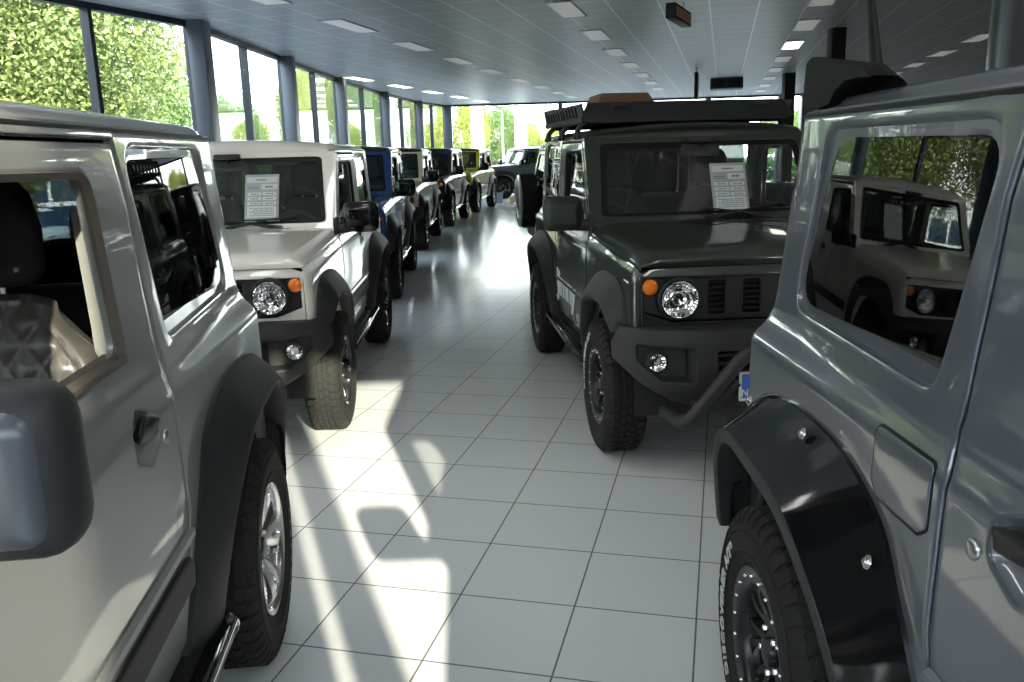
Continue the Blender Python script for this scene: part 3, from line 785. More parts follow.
    for k in range(20):
        th = 2*math.pi*k/20; q = MB(); q.lathe([(0, .006), (.0035, .006), (.005, .004), (.005, 0)], 8)
        a.add([(x+.181*math.cos(th), y+.0885, z+.181*math.sin(th)) for x, y, z in q.v], q.f, 1)
    for k in range(5):
        th = R(90+36+72*k); q = MB(); q.lathe([(0, .012), (.006, .012), (.009, .009), (.0095, 0)], 6)
        a.add([(x+.056*math.cos(th), y+.054, z+.056*math.sin(th)) for x, y, z in q.v], q.f, 1)
    MESH['offroad'] = a.mesh('rim', 40, False)
    hc = MB(); hc.lathe([(0, .072), (.02, .072), (.031, .069), (.036, .062), (.037, .045)], 28)
    MESH['hub_cap'] = hc.mesh('hub_cap')
    bd = MB(); bd.lathe([(.0, .0), (.05, .0), (.05, -.02), (.135, -.02), (.135, -.035), (.06, -.035)], 40); bd.box((-.06, -.05, .085), (.06, -.005, .145), .012)
    MESH['brake_disc'] = bd.mesh('brake_disc')
    # outlined sidewall lettering
    def ring_text(txt, size, r0, start, ccw=1, fillm=False):
        v, f = text_mesh(txt, size, 0, 0 if fillm else .0013, 'BOTH' if fillm else 'NONE', 3, align='LEFT', spacing=1.12)
        out = []
        for x, y, z in v:
            th = start-x/(r0+size*.35); r = r0+y
            out.append((r*math.cos(th), .1045+z*.5, r*math.sin(th)))
        return out, f
    lt = MB()
    # text runs clockwise seen from outside (+y looking in): angle measured in the xz plane
    for st, txt in ((0, 'DISCOVERER'), (1, 'A/T\u00b3')):
        pass
    def ringlet(txt, size, r0, a_mid, mb):
        v, f = text_mesh(txt, size, 0, .0016, 'NONE', 3, align='CENTER', spacing=1.15)
        # outside viewer at +y looking along -y sees +x to the left; clockwise on screen = decreasing angle mirrored -> th grows with x
        mb.add([((r0+y)*math.cos(a_mid+x/(r0+size*.35)), .1040+z, (r0+y)*math.sin(a_mid+x/(r0+size*.35))) for x, y, z in v], f)
    MESH['_ringlet'] = ringlet

build_meshes()
for me_ in [m_ for m_ in MESH.values() if isinstance(m_, bpy.types.Mesh)]:
    n_ = len(me_.vertices); a_ = np.empty(n_*3); me_.vertices.foreach_get('co', a_); z_ = a_[2::3]; t_ = np.clip((z_-1.3)/.3, 0, 1); z_ += .011*t_*t_*(3-2*t_); me_.vertices.foreach_set('co', a_); me_.update()
build_wheels()
lt = MB()
MESH['_ringlet']('DISCOVERER A/T\u00b3', .046, .246, R(0), lt)
MESH['tyre_lettering'] = lt.mesh('tyre_lettering', 40)

# ------------------------------------------------------------------ assembling one vehicle
_mir = {}
def flipped(key):
    if key not in _mir:
        me = MESH[key].copy(); n = len(me.vertices); a = np.empty(n*3); me.vertices.foreach_get('co', a); a[1::3] *= -1
        me.vertices.foreach_set('co', a); me.flip_normals(); me.update(); _mir[key] = me
    return _mir[key]
def S(key, sg): return MESH[key] if sg > 0 else flipped(key)

def extra_meshes():
    # roof rack (dark green car)
    r = MB()
    slots = [rpoly([(x, 1.728), (x+.055, 1.728), (x+.075, 1.79), (x+.02, 1.79)], .008, 2, 2) for x in np.arange(-1.17, .06, .105)]
    sheet(r, [(-1.27, 1.715), (.20, 1.700), (.235, 1.800), (-1.19, 1.818)], lambda x, z: (x, .625+.30*(z-1.70), z), slots, res=.06, thick=.012, edge=.003, out=-1)
    r.tube([(-1.27, .625, 1.712), (.2, .625, 1.70)], .016, 8)
    MESH['rack_side'] = r.mesh('rack_side')
    r = MB(); sheet(r, [(-.60, 1.690), (.60, 1.690), (.655, 1.715), (.60, 1.808), (-.60, 1.808), (-.655, 1.715)], lambda y, z: (.235+.75*(1.80-z)*.9-.05*(y/.6)**2, y, z), res=.06, thick=.012, edge=.004, out=1); MESH['rack_deflector'] = r.mesh('rack_deflector')
    r = MB()
    for k in range(9): r.box((-1.22+.16*k, -.62, 1.70), (-1.14+.16*k, .62, 1.715), .004)
    MESH['rack_floor'] = r.mesh('rack_floor')
    r = MB()
    for x in (-1.05, -.45, .10):
        r.tube([(x, -.62, 1.69), (x, .62, 1.69)], .014, 8)
        for sg in (1, -1): r.tube([(x+.03, sg*.60, 1.70), (x, sg*.64, 1.66), (x-.02, sg*.662, 1.602)], .018, 8); r.box((x-.05, sg*.645-.012, 1.598), (x+.03, sg*.645+.012, 1.64), .005)
    MESH['rack_foot'] = r.mesh('rack_foot')
    r = MB()
    r.box((.240, -.05, 1.778), (.262, .05, 1.792), .003)
    MESH['rack_badge'] = r.mesh('rack_badge')
    # bull bar
    b = MB()
    def bez(P, n=6):
        out = []
        for i in range(len(P)):
            p = Vector(P[i])
            if 0 < i < len(P)-1:
                a = p.lerp(Vector(P[i-1]), .35 if (p-Vector(P[i-1])).length > .25 else .45); c = p.lerp(Vector(P[i+1]), .35 if (p-Vector(P[i+1])).length > .25 else .45)
                out += [(1-t)**2*a+2*t*(1-t)*p+t*t*c for t in np.linspace(0, 1, n)]
            else: out.append(p)
        return out
    def rnd(P, r):
        P = [Vector(q) for q in P]; out = [P[0]]
        for a, p, c in zip(P, P[1:], P[2:]):
            u, v_ = (a-p).normalized()*r, (c-p).normalized()*r
            out += [(1-t)**2*(p+u)+2*t*(1-t)*p+t*t*(p+v_) for t in np.linspace(0, 1, 8)]
        return out+[P[-1]]
    b.tube(rnd([(1.62, -.585, .345), (1.83, -.555, .335), (1.86, -.29, .675), (1.86, .29, .675), (1.83, .555, .335), (1.62, .585, .345)], .075), .032, 16)
    for sg in (1, -1): b.tube(rnd([(1.66, sg*.47, .40), (1.80, sg*.44, .40), (1.85, sg*.33, .53)], .05), .02, 12)
    b.box((1.795, -.36, .335), (1.805, .36, .385), .004)
    MESH['bull_bar'] = b.mesh('bull_bar', 60)
    p = MB(); p.box((1.785, -.30, .425), (1.797, .225, .560), .006); MESH['plate_frame'] = p.mesh('number_plate')
    p = MB(); p.box((1.797, -.290, .440), (1.800, .215, .550), .002); MESH['plate_face'] = p.mesh('plate_face')
    p = MB(); p.box((1.8002, -.290, .441), (1.8012, -.240, .549), .001); MESH['plate_band'] = p.mesh('plate_band')
    p = MB(); v, f = text_mesh('NL', .045, .0006, bold=.001); p.add([(1.8016+z, -.265+x, .452+y) for x, y, z in v], f); MESH['plate_letters'] = p.mesh('plate_letters')
    # door lettering (right side), reads rear to front
    p = MB(); v, f = text_mesh('Jimny', .30, .0012, bold=.010, spacing=.86, align='LEFT')
    xs = [q[0] for q in v]; k = .75/(max(xs)-min(xs))
    pts = [(-.535+(x-min(xs))*k, .575+y*.80) for x, y, z in v]
    p.add([(x, -Yside(x, z)-.006-q[2], z) for (x, z), q in zip(pts, v)], f); MESH['door_lettering'] = p.mesh('door_lettering')
    p = MB(); sheet(p, [(-.47, .585), (.10, .575), (.16, .475), (-.25, .455)], lambda x, z: (x, -Yside(x, z)-.0045, z), res=.05, thick=.002, edge=0, out=1); MESH['door_wedge'] = p.mesh('door_wedge')
    # tailgate roof spoiler and antenna (grey car)
    s = MB()
    pr = [(-1.548, 1.626), (-1.552, 1.68), (-1.542, 1.735), (-1.51, 1.742), (-1.38, 1.726), (-1.175, 1.700), (-1.11, 1.671), (-1.18, 1.676), (-1.262, 1.674), (-1.325, 1.653), (-1.357, 1.626), (-1.45, 1.618)]
    for sg in (1, -1):
        rows = []
        for y, k in ((.664, .93), (.660, 1.), (.64, 1.), (.61, .96), (.595, .80), (.585, .55), (.58, .30)):
            rows.append([(-1.478+(x+1.548)*.86, sg*y, 1.626+(z-1.626)*k if z > 1.626 else z) for x, z in pr])
        if sg < 0: rows.reverse()
        s.grid(rows, closed=True); s.add(rows[0], [tuple(range(len(pr)))]); s.add(rows[-1], [tuple(reversed(range(len(pr))))])
    s.box((-1.56, -.50, 1.612), (-1.50, .50, 1.648), .012)
    MESH['roof_spoiler'] = s.mesh('roof_spoiler', 40, True)
    a = MB(); a.lathe([(0, .035), (.018, .033), (.034, .018), (.045, 0)], 20, axis='z'); a.v = [(x*1.5, y, z) for x, y, z in a.v]
    a.move((-1.44, -.50, 1.668)); a.tube([(-1.445, -.50, 1.69), (-1.462, -.50, 1.74), (-1.51, -.50, 1.88), (-1.58, -.50, 2.07)], [.019, .016, .010, .006], 10)
    MESH['antenna'] = a.mesh('antenna')
    # spare wheel cover
    c = MB(); c.lathe([(0, .125), (.25, .123), (.31, .118), (.335, .105), (.34, .09)], 48); MESH['spare_cover'] = c.mesh('spare_cover')
    # price card: sheet in a stand, local: z up along sheet, x normal
    c = MB(); c.box((-.003, -.107, 0), (.003, .107, .30), .002); MESH['card'] = c.mesh('price_card')
    c = MB(); c.box((-.02, -.107, -.035), (.012, .107, -.012), .002); MESH['card_foot'] = c.mesh('card_foot')
    c = MB()
    for y0, y1, z0, z1 in ((-.095, .092, .245, .282), (-.005, .097, .198, .232), (-.09, -.006, .158, .178), (.004, .09, .158, .178), (-.09, -.006, .126, .146), (.004, .09, .126, .146), (-.09, -.006, .095, .114), (.004, .09, .095, .114), (-.09, .09, .010, .085)):
        c.box((.003, y0, z0), (.0042, y1, z1))
    MESH['card_boxes'] = c.mesh('card_boxes')
    c = MB(); rr = random.Random(3)
    def words(y0, y1, z, h):
        y = y0
        while y < y1-.004:
            w = min(rr.uniform(.006, .018), y1-y); c.box((.0042, y, z), (.0048, y+w, z+h)); y += w+rr.uniform(.003, .006)
    words(-.035, .03, .258, .010); words(-.09, -.02, .212, .004); words(-.09, -.02, .202, .004)
    for z in (.164, .132, .101): words(-.07, -.02, z, .006); words(.025, .075, z, .006)
    for k in range(5): words(-.075+.02*(k % 2), .078, .068-.012*k, .0045)
    MESH['card_print'] = c.mesh('card_print')
    c = MB(); words = None
    for y0, y1 in ((.022, .036), (.041, .055), (.058, .066)): c.box((.0042, y0, .209), (.0048, y1, .221))
    MESH['card_price'] = c.mesh('card_price')
extra_meshes()

def make_car(pose, label, pt, roof=None, wheel='alloy', rimmat='alloy', wide=False, cap='gloss_black', moulding=True, stepmat='chrome', quilt=False, opts=()):
    x, y, yaw = pose
    car = empty('off_road_car', (x, y, 0), R(yaw)); setp(car, label, 'car')
    if quilt is False and not wide and 'rack' not in opts: car.scale = (1, .98, .983)
    P = M[pt]; RF = M[roof or pt]
    body = link('body', MESH['body'], P, car)
    link('cowl_vent', MESH['cowl_vent'], M['blackmat'], body)
    link('roof', MESH['roof'], RF, car); link('hood', MESH['hood'], P, car)
    link('underbody', MESH['underbody'], M['liner'], car)
    g = link('grille', MESH['grille'], M['bumper'], car); link('grille_slats', MESH['grille_slats'], M['blackmat'], g)
    fb = link('front_bumper', MESH['front_bumper'], M['bumper'], car); link('bumper_grille', MESH['bumper_grille'], M['blackmat'], fb)
    for sg in (1, -1):
        hl = link('headlamp', S('lamp_bowl', sg), M['reflector'], g, (1.602, .515*sg, .862))
        link('lamp_bezel', S('lamp_bezel', sg), M['blackmat'], g, (1.588, .515*sg, .862)); link('lamp_lens', S('lamp_lens', sg), M['lens'], g, (1.597, .515*sg, .862)); link('lamp_bulb', S('lamp_bulb', sg), M['chrome'], g, (1.577, .515*sg, .862))
        link('turn_signal', S('signal', sg), M['orange'], g, (1.562, .645*sg, .918)); link('signal_bezel', S('signal_bezel', sg), M['blackmat'], g, (1.555, .645*sg, .918))
        link('fog_lamp', S('fog_bowl', sg), M['reflector'], fb, (1.655, .632*sg, .585)); link('fog_bezel', S('fog_bezel', sg), M['blackmat'], fb, (1.648, .632*sg, .585)); link('fog_lens', S('fog_lens', sg), M['lens'], fb, (1.655, .632*sg, .585))
        link('gutter_seal', S('gutter_seal', sg), M['seal'], body)
        d = link('door', S('door', sg), P, car)
        link('door_rib', S('door_rib', sg), P, d)
        if moulding: link('side_moulding', S('side_moulding', sg), M['plastic'], d)
        link('door_handle', S('door_handle', sg), M['handle_black'], d); link('key_lock', S('key_lock', sg), M['steel'], d, (-.468, (Yside(-.468, .945)+.001)*sg, .945))
        link('window_seal', S('window_seal', sg), M['channel' if quilt else 'seal'], d); link('door_trim', S('door_trim', sg), M['trim'], d)
        if not (quilt and sg > 0): link('door_glass', S('door_glass', sg), M['carglass'], d)
        ml = (-.025, -.032, .038) if quilt and sg > 0 else (0, 0, 0)
        mi = link('wing_mirror', S('wing_mirror', sg), M['gloss_black' if cap == 'gloss_black' else 'plastic'], d, ml)
        link('mirror_cap', S('mirror_cap', sg), M[cap], d, ml); link('mirror_arm', S('mirror_arm', sg), M['plastic'], d, (0, 0, ml[2])); link('mirror_glass', S('mirror_glass', sg), M['mirror'], d, ml)
        link('quarter_window', S('quarter_glass', sg), M['privacy'], car)
        for ax in 'fr':
            fl = link('fender_flare', S(('wide_' if wide else 'flare_')+ax, sg), M['gloss_black'] if wide else M['plastic'], car)
            if wide:
                link('flare_lip', S('widelip_'+ax, sg), M['plastic'], fl)
                for q, n in MESH['bolts_'+ax]:
                    qq = Vector((q[0], q[1]*sg, q[2])); nn = Vector((n[0], n[1]*sg, n[2]))
                    bo = link('flare_bolt', MESH['flare_bolt'], M['bolt'], fl, qq); bo.rotation_euler = Vector((0, 1, 0)).rotation_difference(nn).to_euler()
            cx = 1.125 if ax == 'f' else -1.125
            w = link('wheel', MESH['tyre'], M['rubber'], car, (cx, (.75 if wide else .714)*sg, .346), (0, random.uniform(0, 6) if not wide else 0, (0 if sg > 0 else math.pi)+0))
            link('rim', MESH[wheel], [M[rimmat], M['bolt' if wheel == 'offroad' else 'steel']], w); link('hub_cap', MESH['hub_cap'], M['rimblack'] if rimmat != 'alloy' else M['gunmetal'], w); link('brake_disc', MESH['brake_disc'], M['steel'], w)
            if wheel == 'offroad':
                t = link('tyre_lettering', MESH['tyre_lettering'], M['letter'], w)
                if not wide: w.rotation_euler[1] = R(-25)
        rb = link('running_board', S('step_top', sg), M['blackmat'], car)
        link('step_tube', S('step_tube', sg), M[stepmat] if stepmat == 'chrome' else M['gloss_black'], rb); link('step_glint_trim', S('step_glint_trim', sg), M['chrome'] if stepmat != 'black' else M['gloss_black'], rb)
        # seats
        sb = link('front_seat', MESH['seat_back_q' if quilt else 'seat_back'], M['leather' if quilt else 'fabric'], car, (0, (.37 if quilt else .345)*sg, 0))
        link('seat_cushion', MESH['seat_cushion'], M['leather' if quilt else 'fabric'], sb); link('headrest', MESH['headrest'], M['fabric'], sb); link('headrest_post', MESH['headrest_post'], M['chrome'], sb)
        link('seat_belt', S('seat_belt', sg), M['belt'], car); link('pillar_trim', S('pillar_trim', sg), M['pillar'], car); link('side_trim', S('side_trim', sg), M['trim'], car)
        rbp = link('tail_lamp', S('tail_lamp', sg), M['redlens'], car); link('mud_flap', S('mud_flap', sg), M['plastic'], car)
    ws = link('windshield', MESH['windshield'], M['screen'], car); link('windshield_seal', MESH['windshield_seal'], M['seal'], ws)
    link('windshield_wiper', MESH['wiper_a'], M['blackmat'], ws); link('windshield_wiper', MESH['wiper_b'], M['blackmat'], ws)
    db = link('dashboard', MESH['dashboard'], M['trim'], car); link('steering_wheel', MESH['steering_wheel'], M['trim'], db)
    link('rear_seat', MESH['rear_seat'], M['fabric'], car)
    hd = link('headliner', MESH['headliner'], M['headliner'], car); [link('sun_visor', S('sun_visor', sg), M['headliner'], hd) for sg in (1, -1)]
    link('rear_view_mirror', MESH['rear_view_mirror'], M['trim'], car)
    rd = link('rear_door', MESH['rear_door'], P, car); link('rear_window', MESH['rear_glass'], M['privacy'], rd)
    sp = link('spare_wheel', MESH['tyre'], M['rubber'], rd, (-1.78, .03, .93), (0, 0, math.pi/2))
    if 'cover' in opts: link('spare_cover', MESH['spare_cover'], M['silver'], rd, (-1.80, .03, .93), (0, 0, math.pi/2))
    else: link('rim', MESH[wheel], [M[rimmat], M['bolt' if wheel == 'offroad' else 'steel']], rd, (-1.78, .03, .93), (0, 0, math.pi/2))
    link('rear_bumper', MESH['rear_bumper'], M['bumper'], car)
    if 'fuel' in opts:
        ff = link('fuel_flap', MESH['fuel_flap'], P, car); link('fuel_gap', MESH['fuel_gap'], M['seal'], ff)
    if 'spoiler' in opts:
        link('roof_spoiler', MESH['roof_spoiler'], M['spoiler'], car); link('antenna', MESH['antenna'], M['seal'], car)
    if 'rack' in opts:
        rk = link('roof_rack', MESH['rack_floor'], M['plastic'], car, (0, -.05, 0))
        for sg in (1, -1): link('rack_side', S('rack_side', sg), M['plastic'], rk)
        for k, m_ in (('rack_deflector', 'plastic'), ('rack_foot', 'blackmat')): link(k, MESH[k], M[m_], rk)
        for y_ in (-.42, .42): link('rack_badge', MESH['rack_badge'], M['bumper'], rk, (0, y_, 0))
        link('bull_bar', MESH['bull_bar'], M['bumper'], car)
        pl = link('number_plate', MESH['plate_frame'], M['platewhite'], car); link('plate_face', MESH['plate_face'], M['plateyel'], pl); link('plate_band', MESH['plate_band'], M['plateblue'], pl); link('plate_letters', MESH['plate_letters'], M['platewhite'], pl)
        dl = link('door_lettering', MESH['door_lettering'], M['sticker'], car); link('door_wedge', MESH['door_wedge'], M['stickgrey'], dl)
    return car

def price_card(car, yl, label, rz=0., zb=1.165, tilt=25, xb=.455):
    a = car.rotation_euler[2]; p = Vector((xb, yl, zb)); p.rotate(Matrix.Rotation(a, 3, 'Z')); p += car.location
    o = empty('price_card', p, a+rz); setp(o, label, 'card')
    t = (0, -R(tilt), 0)
    c = link('card', MESH['card'], M['card'], o, (0, 0, 0), t); link('card_boxes', MESH['card_boxes'], M['cardwhite'], c); link('card_print', MESH['card_print'], M['ink'], c); link('card_price', MESH['card_price'], M['inkred'], c)
    link('card_foot', MESH['card_foot'], M['cardwhite'], o)
    return o

c1 = make_car((-1.454, 1.222, -84.0), 'silver-beige off-road car at the left edge, door window open on a quilted seat', 'silver', wheel='alloy', stepmat='tube', cap='gmirror', quilt=True)
c2 = make_car((-1.788, 5.768, -87.85), 'white off-road car with a price card behind its windshield', 'white', rimmat='gunmetal', stepmat='black')
c3 = make_car((-2.03, 10.2, -87.9), 'bright blue off-road car with black roof behind the white car', 'blue', 'black', rimmat='gunmetal')
c4 = make_car((-2.11, 14.92, -90.8), 'ivory off-road car with black roof, parked behind the bright blue car', 'beige', 'black', rimmat='gunmetal')
c5 = make_car((-1.86, 19.23, -95.2), 'blue-black off-road car between the ivory car and the yellow-green car', 'navy', 'black', rimmat='gunmetal')
c6 = make_car((-1.35, 23.25, -99.5), 'yellow-green off-road car at the far end of the row', 'yellow', 'black', rimmat='gunmetal')
c7 = make_car((.57, 29.3, -155), 'grey off-road car near the far glass wall, beyond the yellow-green car', 'dgrey', 'black', rimmat='gunmetal')
c8 = make_car((1.115, 5.386, -84.06), 'dark green off-road car with roof rack, bull bar and white door lettering', 'green', wheel='offroad', rimmat='rimblack', stepmat='black', cap='plastic', moulding=False, opts=('rack',))
c10 = make_car((2.03, 11.0, 6), 'black off-road car parked crosswise behind the dark green car, spare wheel cover facing the aisle', 'black', opts=('cover',))
c9 = make_car((1.416, .679, -89.53), 'grey off-road car at the right edge with glossy black bolted fender flares', 'grey', wheel='offroad', rimmat='rimblack', wide=True, stepmat='black', opts=('fuel', 'spoiler'))
c11 = make_car((2.35, 15.6, -92), 'dark grey off-road car added behind the black crosswise car to darken reflections', 'dgrey', rimmat='gunmetal')  # mostly hidden car, added for what the left row reflects
c12 = make_car((2.9, 20.6, -95), 'black off-road car added far behind the dark green car to darken reflections', 'black', rimmat='gunmetal')  # second hidden car, put in to block the bright far glazing in reflections
price_card(c2, .215, 'white printed price card behind the windshield of the white car')
price_card(c8, .15, 'white printed price card behind the windshield of the dark green car', rz=R(-3))
# box on the roof rack
b = MB()
w0, w1 = [(-.85, -.52, 1.716), (-.25, -.52, 1.716), (-.25, -.03, 1.716), (-.85, -.03, 1.716)], [(-.74, -.45, 1.893), (-.36, -.45, 1.893), (-.36, -.14, 1.893), (-.74, -.14, 1.893)]
b.add(w0+w1, [(3, 2, 1, 0), (4, 5, 6, 7)]+[(i, (i+1) % 4, (i+1) % 4+4, i+4) for i in range(4)])
b.box((-.735, -.31, 1.892), (-.365, -.28, 1.895))
bx = link('cardboard_box', b.mesh('cardboard_box', 20), M['cardboard'], None, c8.location, (0, 0, c8.rotation_euler[2])); setp(bx, 'brown sloped-sided box lying on the roof rack of the dark green car', 'box')

# ------------------------------------------------------------------ showroom
CEIL = 3.25
PS = .24716
def tile_mat(name, tile, mortar, w, h, ms, rough, vary=.02, spec=.5, mrough=.7, smooth_=.1):
    m = bpy.data.materials.new(name); m.use_nodes = True; nt = m.node_tree; b = nt.nodes['Principled BSDF']
    tc = nt.nodes.new('ShaderNodeTexCoord'); br = nt.nodes.new('ShaderNodeTexBrick')
    br.offset = 0; br.squash = 1; br.inputs['Scale'].default_value = 1; br.inputs['Brick Width'].default_value = w; br.inputs['Row Height'].default_value = h
    br.inputs['Mortar Size'].default_value = ms; br.inputs['Mortar Smooth'].default_value = smooth_; br.inputs['Bias'].default_value = 0
    br.inputs['Color1'].default_value = (*[c*(1-vary) for c in tile], 1); br.inputs['Color2'].default_value = (*[min(1, c*(1+vary)) for c in tile], 1); br.inputs['Mortar'].default_value = (*mortar, 1)
    nt.links.new(tc.outputs['Object'], br.inputs['Vector']); nt.links.new(br.outputs['Color'], b.inputs['Base Color'])
    mp = nt.nodes.new('ShaderNodeMapRange'); mp.inputs['To Min'].default_value = rough; mp.inputs['To Max'].default_value = mrough
    nt.links.new(br.outputs['Fac'], mp.inputs['Value']); nt.links.new(mp.outputs['Result'], b.inputs['Roughness'])
    bp = nt.nodes.new('ShaderNodeBump'); bp.invert = True; bp.inputs['Strength'].default_value = .4; bp.inputs['Distance'].default_value = .002
    nt.links.new(br.outputs['Fac'], bp.inputs['Height']); nt.links.new(bp.outputs['Normal'], b.inputs['Normal'])
    b.inputs['Specular IOR Level'].default_value = spec
    return m
M['floor'] = tile_mat('floor_tiles', s2l(222, 224, 223), s2l(104, 102, 98), .41129, .40579, .0032, .13, .008, .55)
M['ceiling'] = tile_mat('ceiling_tiles', s2l(172, 172, 173), s2l(226, 222, 216), .60, .60, .011, .42, .015, .5, .35)
M['lampoff_glow'] = mat('lamp_diffuser_off_glow', s2l(222, 222, 220), .5, emit=(1, .97, .92), estr=.12)  # unlit panels, with a faint glow added so they look pale
M['lampon'] = mat('lamp_diffuser_on', s2l(235, 230, 220), .5, emit=(1., .93, .82), estr=3.0)
M['lampfill'] = mat('added_fill_diffuser', s2l(235, 232, 226), .5, emit=(1., .99, .97), estr=9.)  # strong glow for the added fill panels out of view
M['lampframe'] = mat('lamp_frame', s2l(200, 200, 200), .4)
FAC = [(-11.6, -2.6), (-9.3, 1.0), (-7.0, 4.6), (-5.15, 8.25), (-3.98, 11.25), (-3.90, 15.36), (-3.81, 19.7), (-3.47, 24.4), (-2.97, 28.9), (-2.25, 31.9)]
BACK = [(-2.25, 31.9), (2.0, 31.75), (4.9, 31.5), (7.3, 31.3), (9.8, 31.0), (10.6, 30.95), (16, 30.6)]
poly = FAC+BACK[1:]+[(16, -2.6)]
def slab(name, org, mat_, z, thick):
    o = (org[0], org[1], z); c, s = math.cos(-PS), math.sin(-PS)
    P = [((x-org[0])*c+(y-org[1])*s, -(x-org[0])*s+(y-org[1])*c) for x, y in poly]
    m = MB(); n = len(P); m.add([(x, y, 0) for x, y in P]+[(x, y, thick) for x, y in P], [tuple(range(n)), tuple(range(n, 2*n))]+[(i, (i+1) % n, (i+1) % n+n, i+n) for i in range(n)])
    ob = link(name, m.mesh(name, 20, True), mat_, None, o, (0, 0, -PS)); setp(ob, kind='structure'); return ob
slab('floor', (-1.00532, 2.92012), M['floor'], 0, -.25)
cc = math.cos(PS); ss = math.sin(PS)
slab('ceiling', (.39*cc+10*ss, -.39*ss+10*cc), M['ceiling'], CEIL, .3)
# glazed walls: one window per bay (frame with mullion, panes), a post where bays meet
def window(i, a, b, n=2, z0=0., z1=CEIL, fw=.055):
    a, b = Vector((*a, 0)), Vector((*b, 0)); L = (b-a).length; ang = math.atan2((b-a).y, (b-a).x)
    m = MB()
    m.box((0, -.05, z1-.07), (L, .05, z1)); m.box((0, -.05, z0), (L, .05, z0+.08))
    for k in range(n+1):
        x = L*k/n; m.box((clamp(x-fw/2, 0, L-fw), -.06, z0+.08), (clamp(x+fw/2, fw, L), .06, z1-.07))
    w = link('window_%d' % i, m.mesh('window_frame'), M['framedark'], None, a, (0, 0, ang)); setp(w, kind='structure')
    g = MB()
    for k in range(n):
        x0, x1 = L*k/n+fw/2, L*(k+1)/n-fw/2; g.box((x0, -.004, z0+.08), (x1, .004, z1-.07))
    link('window_glass', g.mesh('window_glass'), M['pane'], w)
i = 1
for a, b in zip(FAC, FAC[1:]): window(i, a, b); i += 1
for a, b in zip(BACK, BACK[1:-1]): window(i, a, b, 1); i += 1
m = MB(); m.add([(10.6, 30.95, 0), (16, 30.6, 0), (16.02, 30.8, 0), (10.62, 31.15, 0)]+[(10.6, 30.95, CEIL), (16, 30.6, CEIL), (16.02, 30.8, CEIL), (10.62, 31.15, CEIL)], [(3, 2, 1, 0), (4, 5, 6, 7), (0, 1, 5, 4), (1, 2, 6, 5), (2, 3, 7, 6), (3, 0, 4, 7)]); setp(link('wall_far', m.mesh('wall_far'), mat('wall_far_paint', s2l(120, 106, 98), .7)), kind='structure')
# glazing behind the camera
for a, b, n in (((-11.6, -2.6), (-6, -2.6), 2), ((-6, -2.6), (-1.2, -2.6), 2), ((-1.2, -2.6), (.74, -2.6), 1), ((1.1, -2.6), (5.6, -2.6), 1)):
    window(i, a, b, n); i += 1
k = 1
def post(p, s=.10, mt='framecol', dx=.115):
    global k
    m = MB(); m.box((p[0]+dx-s, p[1]-.15, 0), (p[0]+dx+s, p[1]+.15, CEIL), .004); o = link('trim_%d' % k, m.mesh('post'), M[mt]); setp(o, kind='structure'); k += 1
for p in FAC[1:-1]: post(p)
post(FAC[-1], .14, dx=.12)
for p in BACK[1:-1]: post((p[0], p[1]-.05), .075, dx=0)
m = MB(); m.box((.74, -2.75, 0), (1.1, -2.45, CEIL)); setp(link('trim_%d' % k, m.mesh('post'), M['framecol']), kind='structure'); k += 1  # unseen post, added to cast a standing viewer's shadow on the floor
m = MB(); m.box((1.23, -2.66, .08), (1.36, -2.54, CEIL-.07)); setp(link('trim_%d' % k, m.mesh('post'), M['framecol']), kind='structure'); k += 1  # unseen mullion, placed so its shadow makes the dark floor band
m = MB(); m.box((5.6, -2.75, 0), (16.2, -2.6, CEIL)); setp(link('wall_back', m.mesh('wall_back'), mat('wall_dark', s2l(96, 92, 90), .7)), kind='structure')
m = MB(); m.box((16, -2.6, 0), (16.2, 30.6, CEIL)); setp(link('wall_right', m.mesh('wall_right'), mat('wall_paint', s2l(110, 96, 90), .7)), kind='structure')
# free-standing columns
def column(x, y, s, mt, round_=False, nm='column'):
    m = MB()
    if round_: m.lathe([(s, 0), (s, CEIL)], 40, axis='z'); m.v = [(a+x, b+y, c) for a, b, c in m.v]
    else: m.box((x-s, y-s, 0), (x+s, y+s, CEIL), .01)
    setp(link(nm, m.mesh(nm, 40), M[mt]), kind='structure')
column(5.14, 13.6, .11, 'colblack'); column(7.1, 21.8, .13, 'colblack')
column(3.09, 5.3, .15, 'colsteel', True)
# ceiling lamps in rows parallel to the tile grid
ROWS = [(-8.12, [18.6, 21.16, 23.72, 26.28, 28.8], True, 'nearest the windows'), (-4.95, [6.0, 8.6, 11.14, 13.6, 16.05, 18.5, 21.1, 23.7, 26.3, 28.7], False, 'second from the windows'),
        (-1.95, [8.4, 11.0, 13.59, 16.1, 18.7, 21.3, 24.0, 26.6], False, 'in the middle of the ceiling'), (1.15, [11.4, 13.87, 16.49, 19.05, 21.7, 24.24, 27.1, 29.7], False, 'above the dark green car'),
        (4.3, [14.2, 16.93, 19.6, 22.2, 24.8, 27.4], False, 'nearest the right wall')]
ORD = ['first', 'second', 'third', 'fourth', 'fifth', 'sixth', 'seventh', 'eighth', 'ninth', 'tenth', 'eleventh', 'twelfth', 'thirteenth']
fr = MB(); fr.box((-.165, -.62, -.012), (-.145, .62, 0)); fr.box((.145, -.62, -.012), (.165, .62, 0)); fr.box((-.165, -.62, -.012), (.165, -.60, 0)); fr.box((-.165, .60, -.012), (.165, .62, 0))
frm = fr.mesh('lamp_frame'); df = MB(); df.box((-.145, -.60, -.008), (.145, .60, -.002)); dfm = df.mesh('diffuser')
NEAR_FILL = [-1.6, .95, 3.5]  # added lamps above and behind the camera, unseen fill for the floor
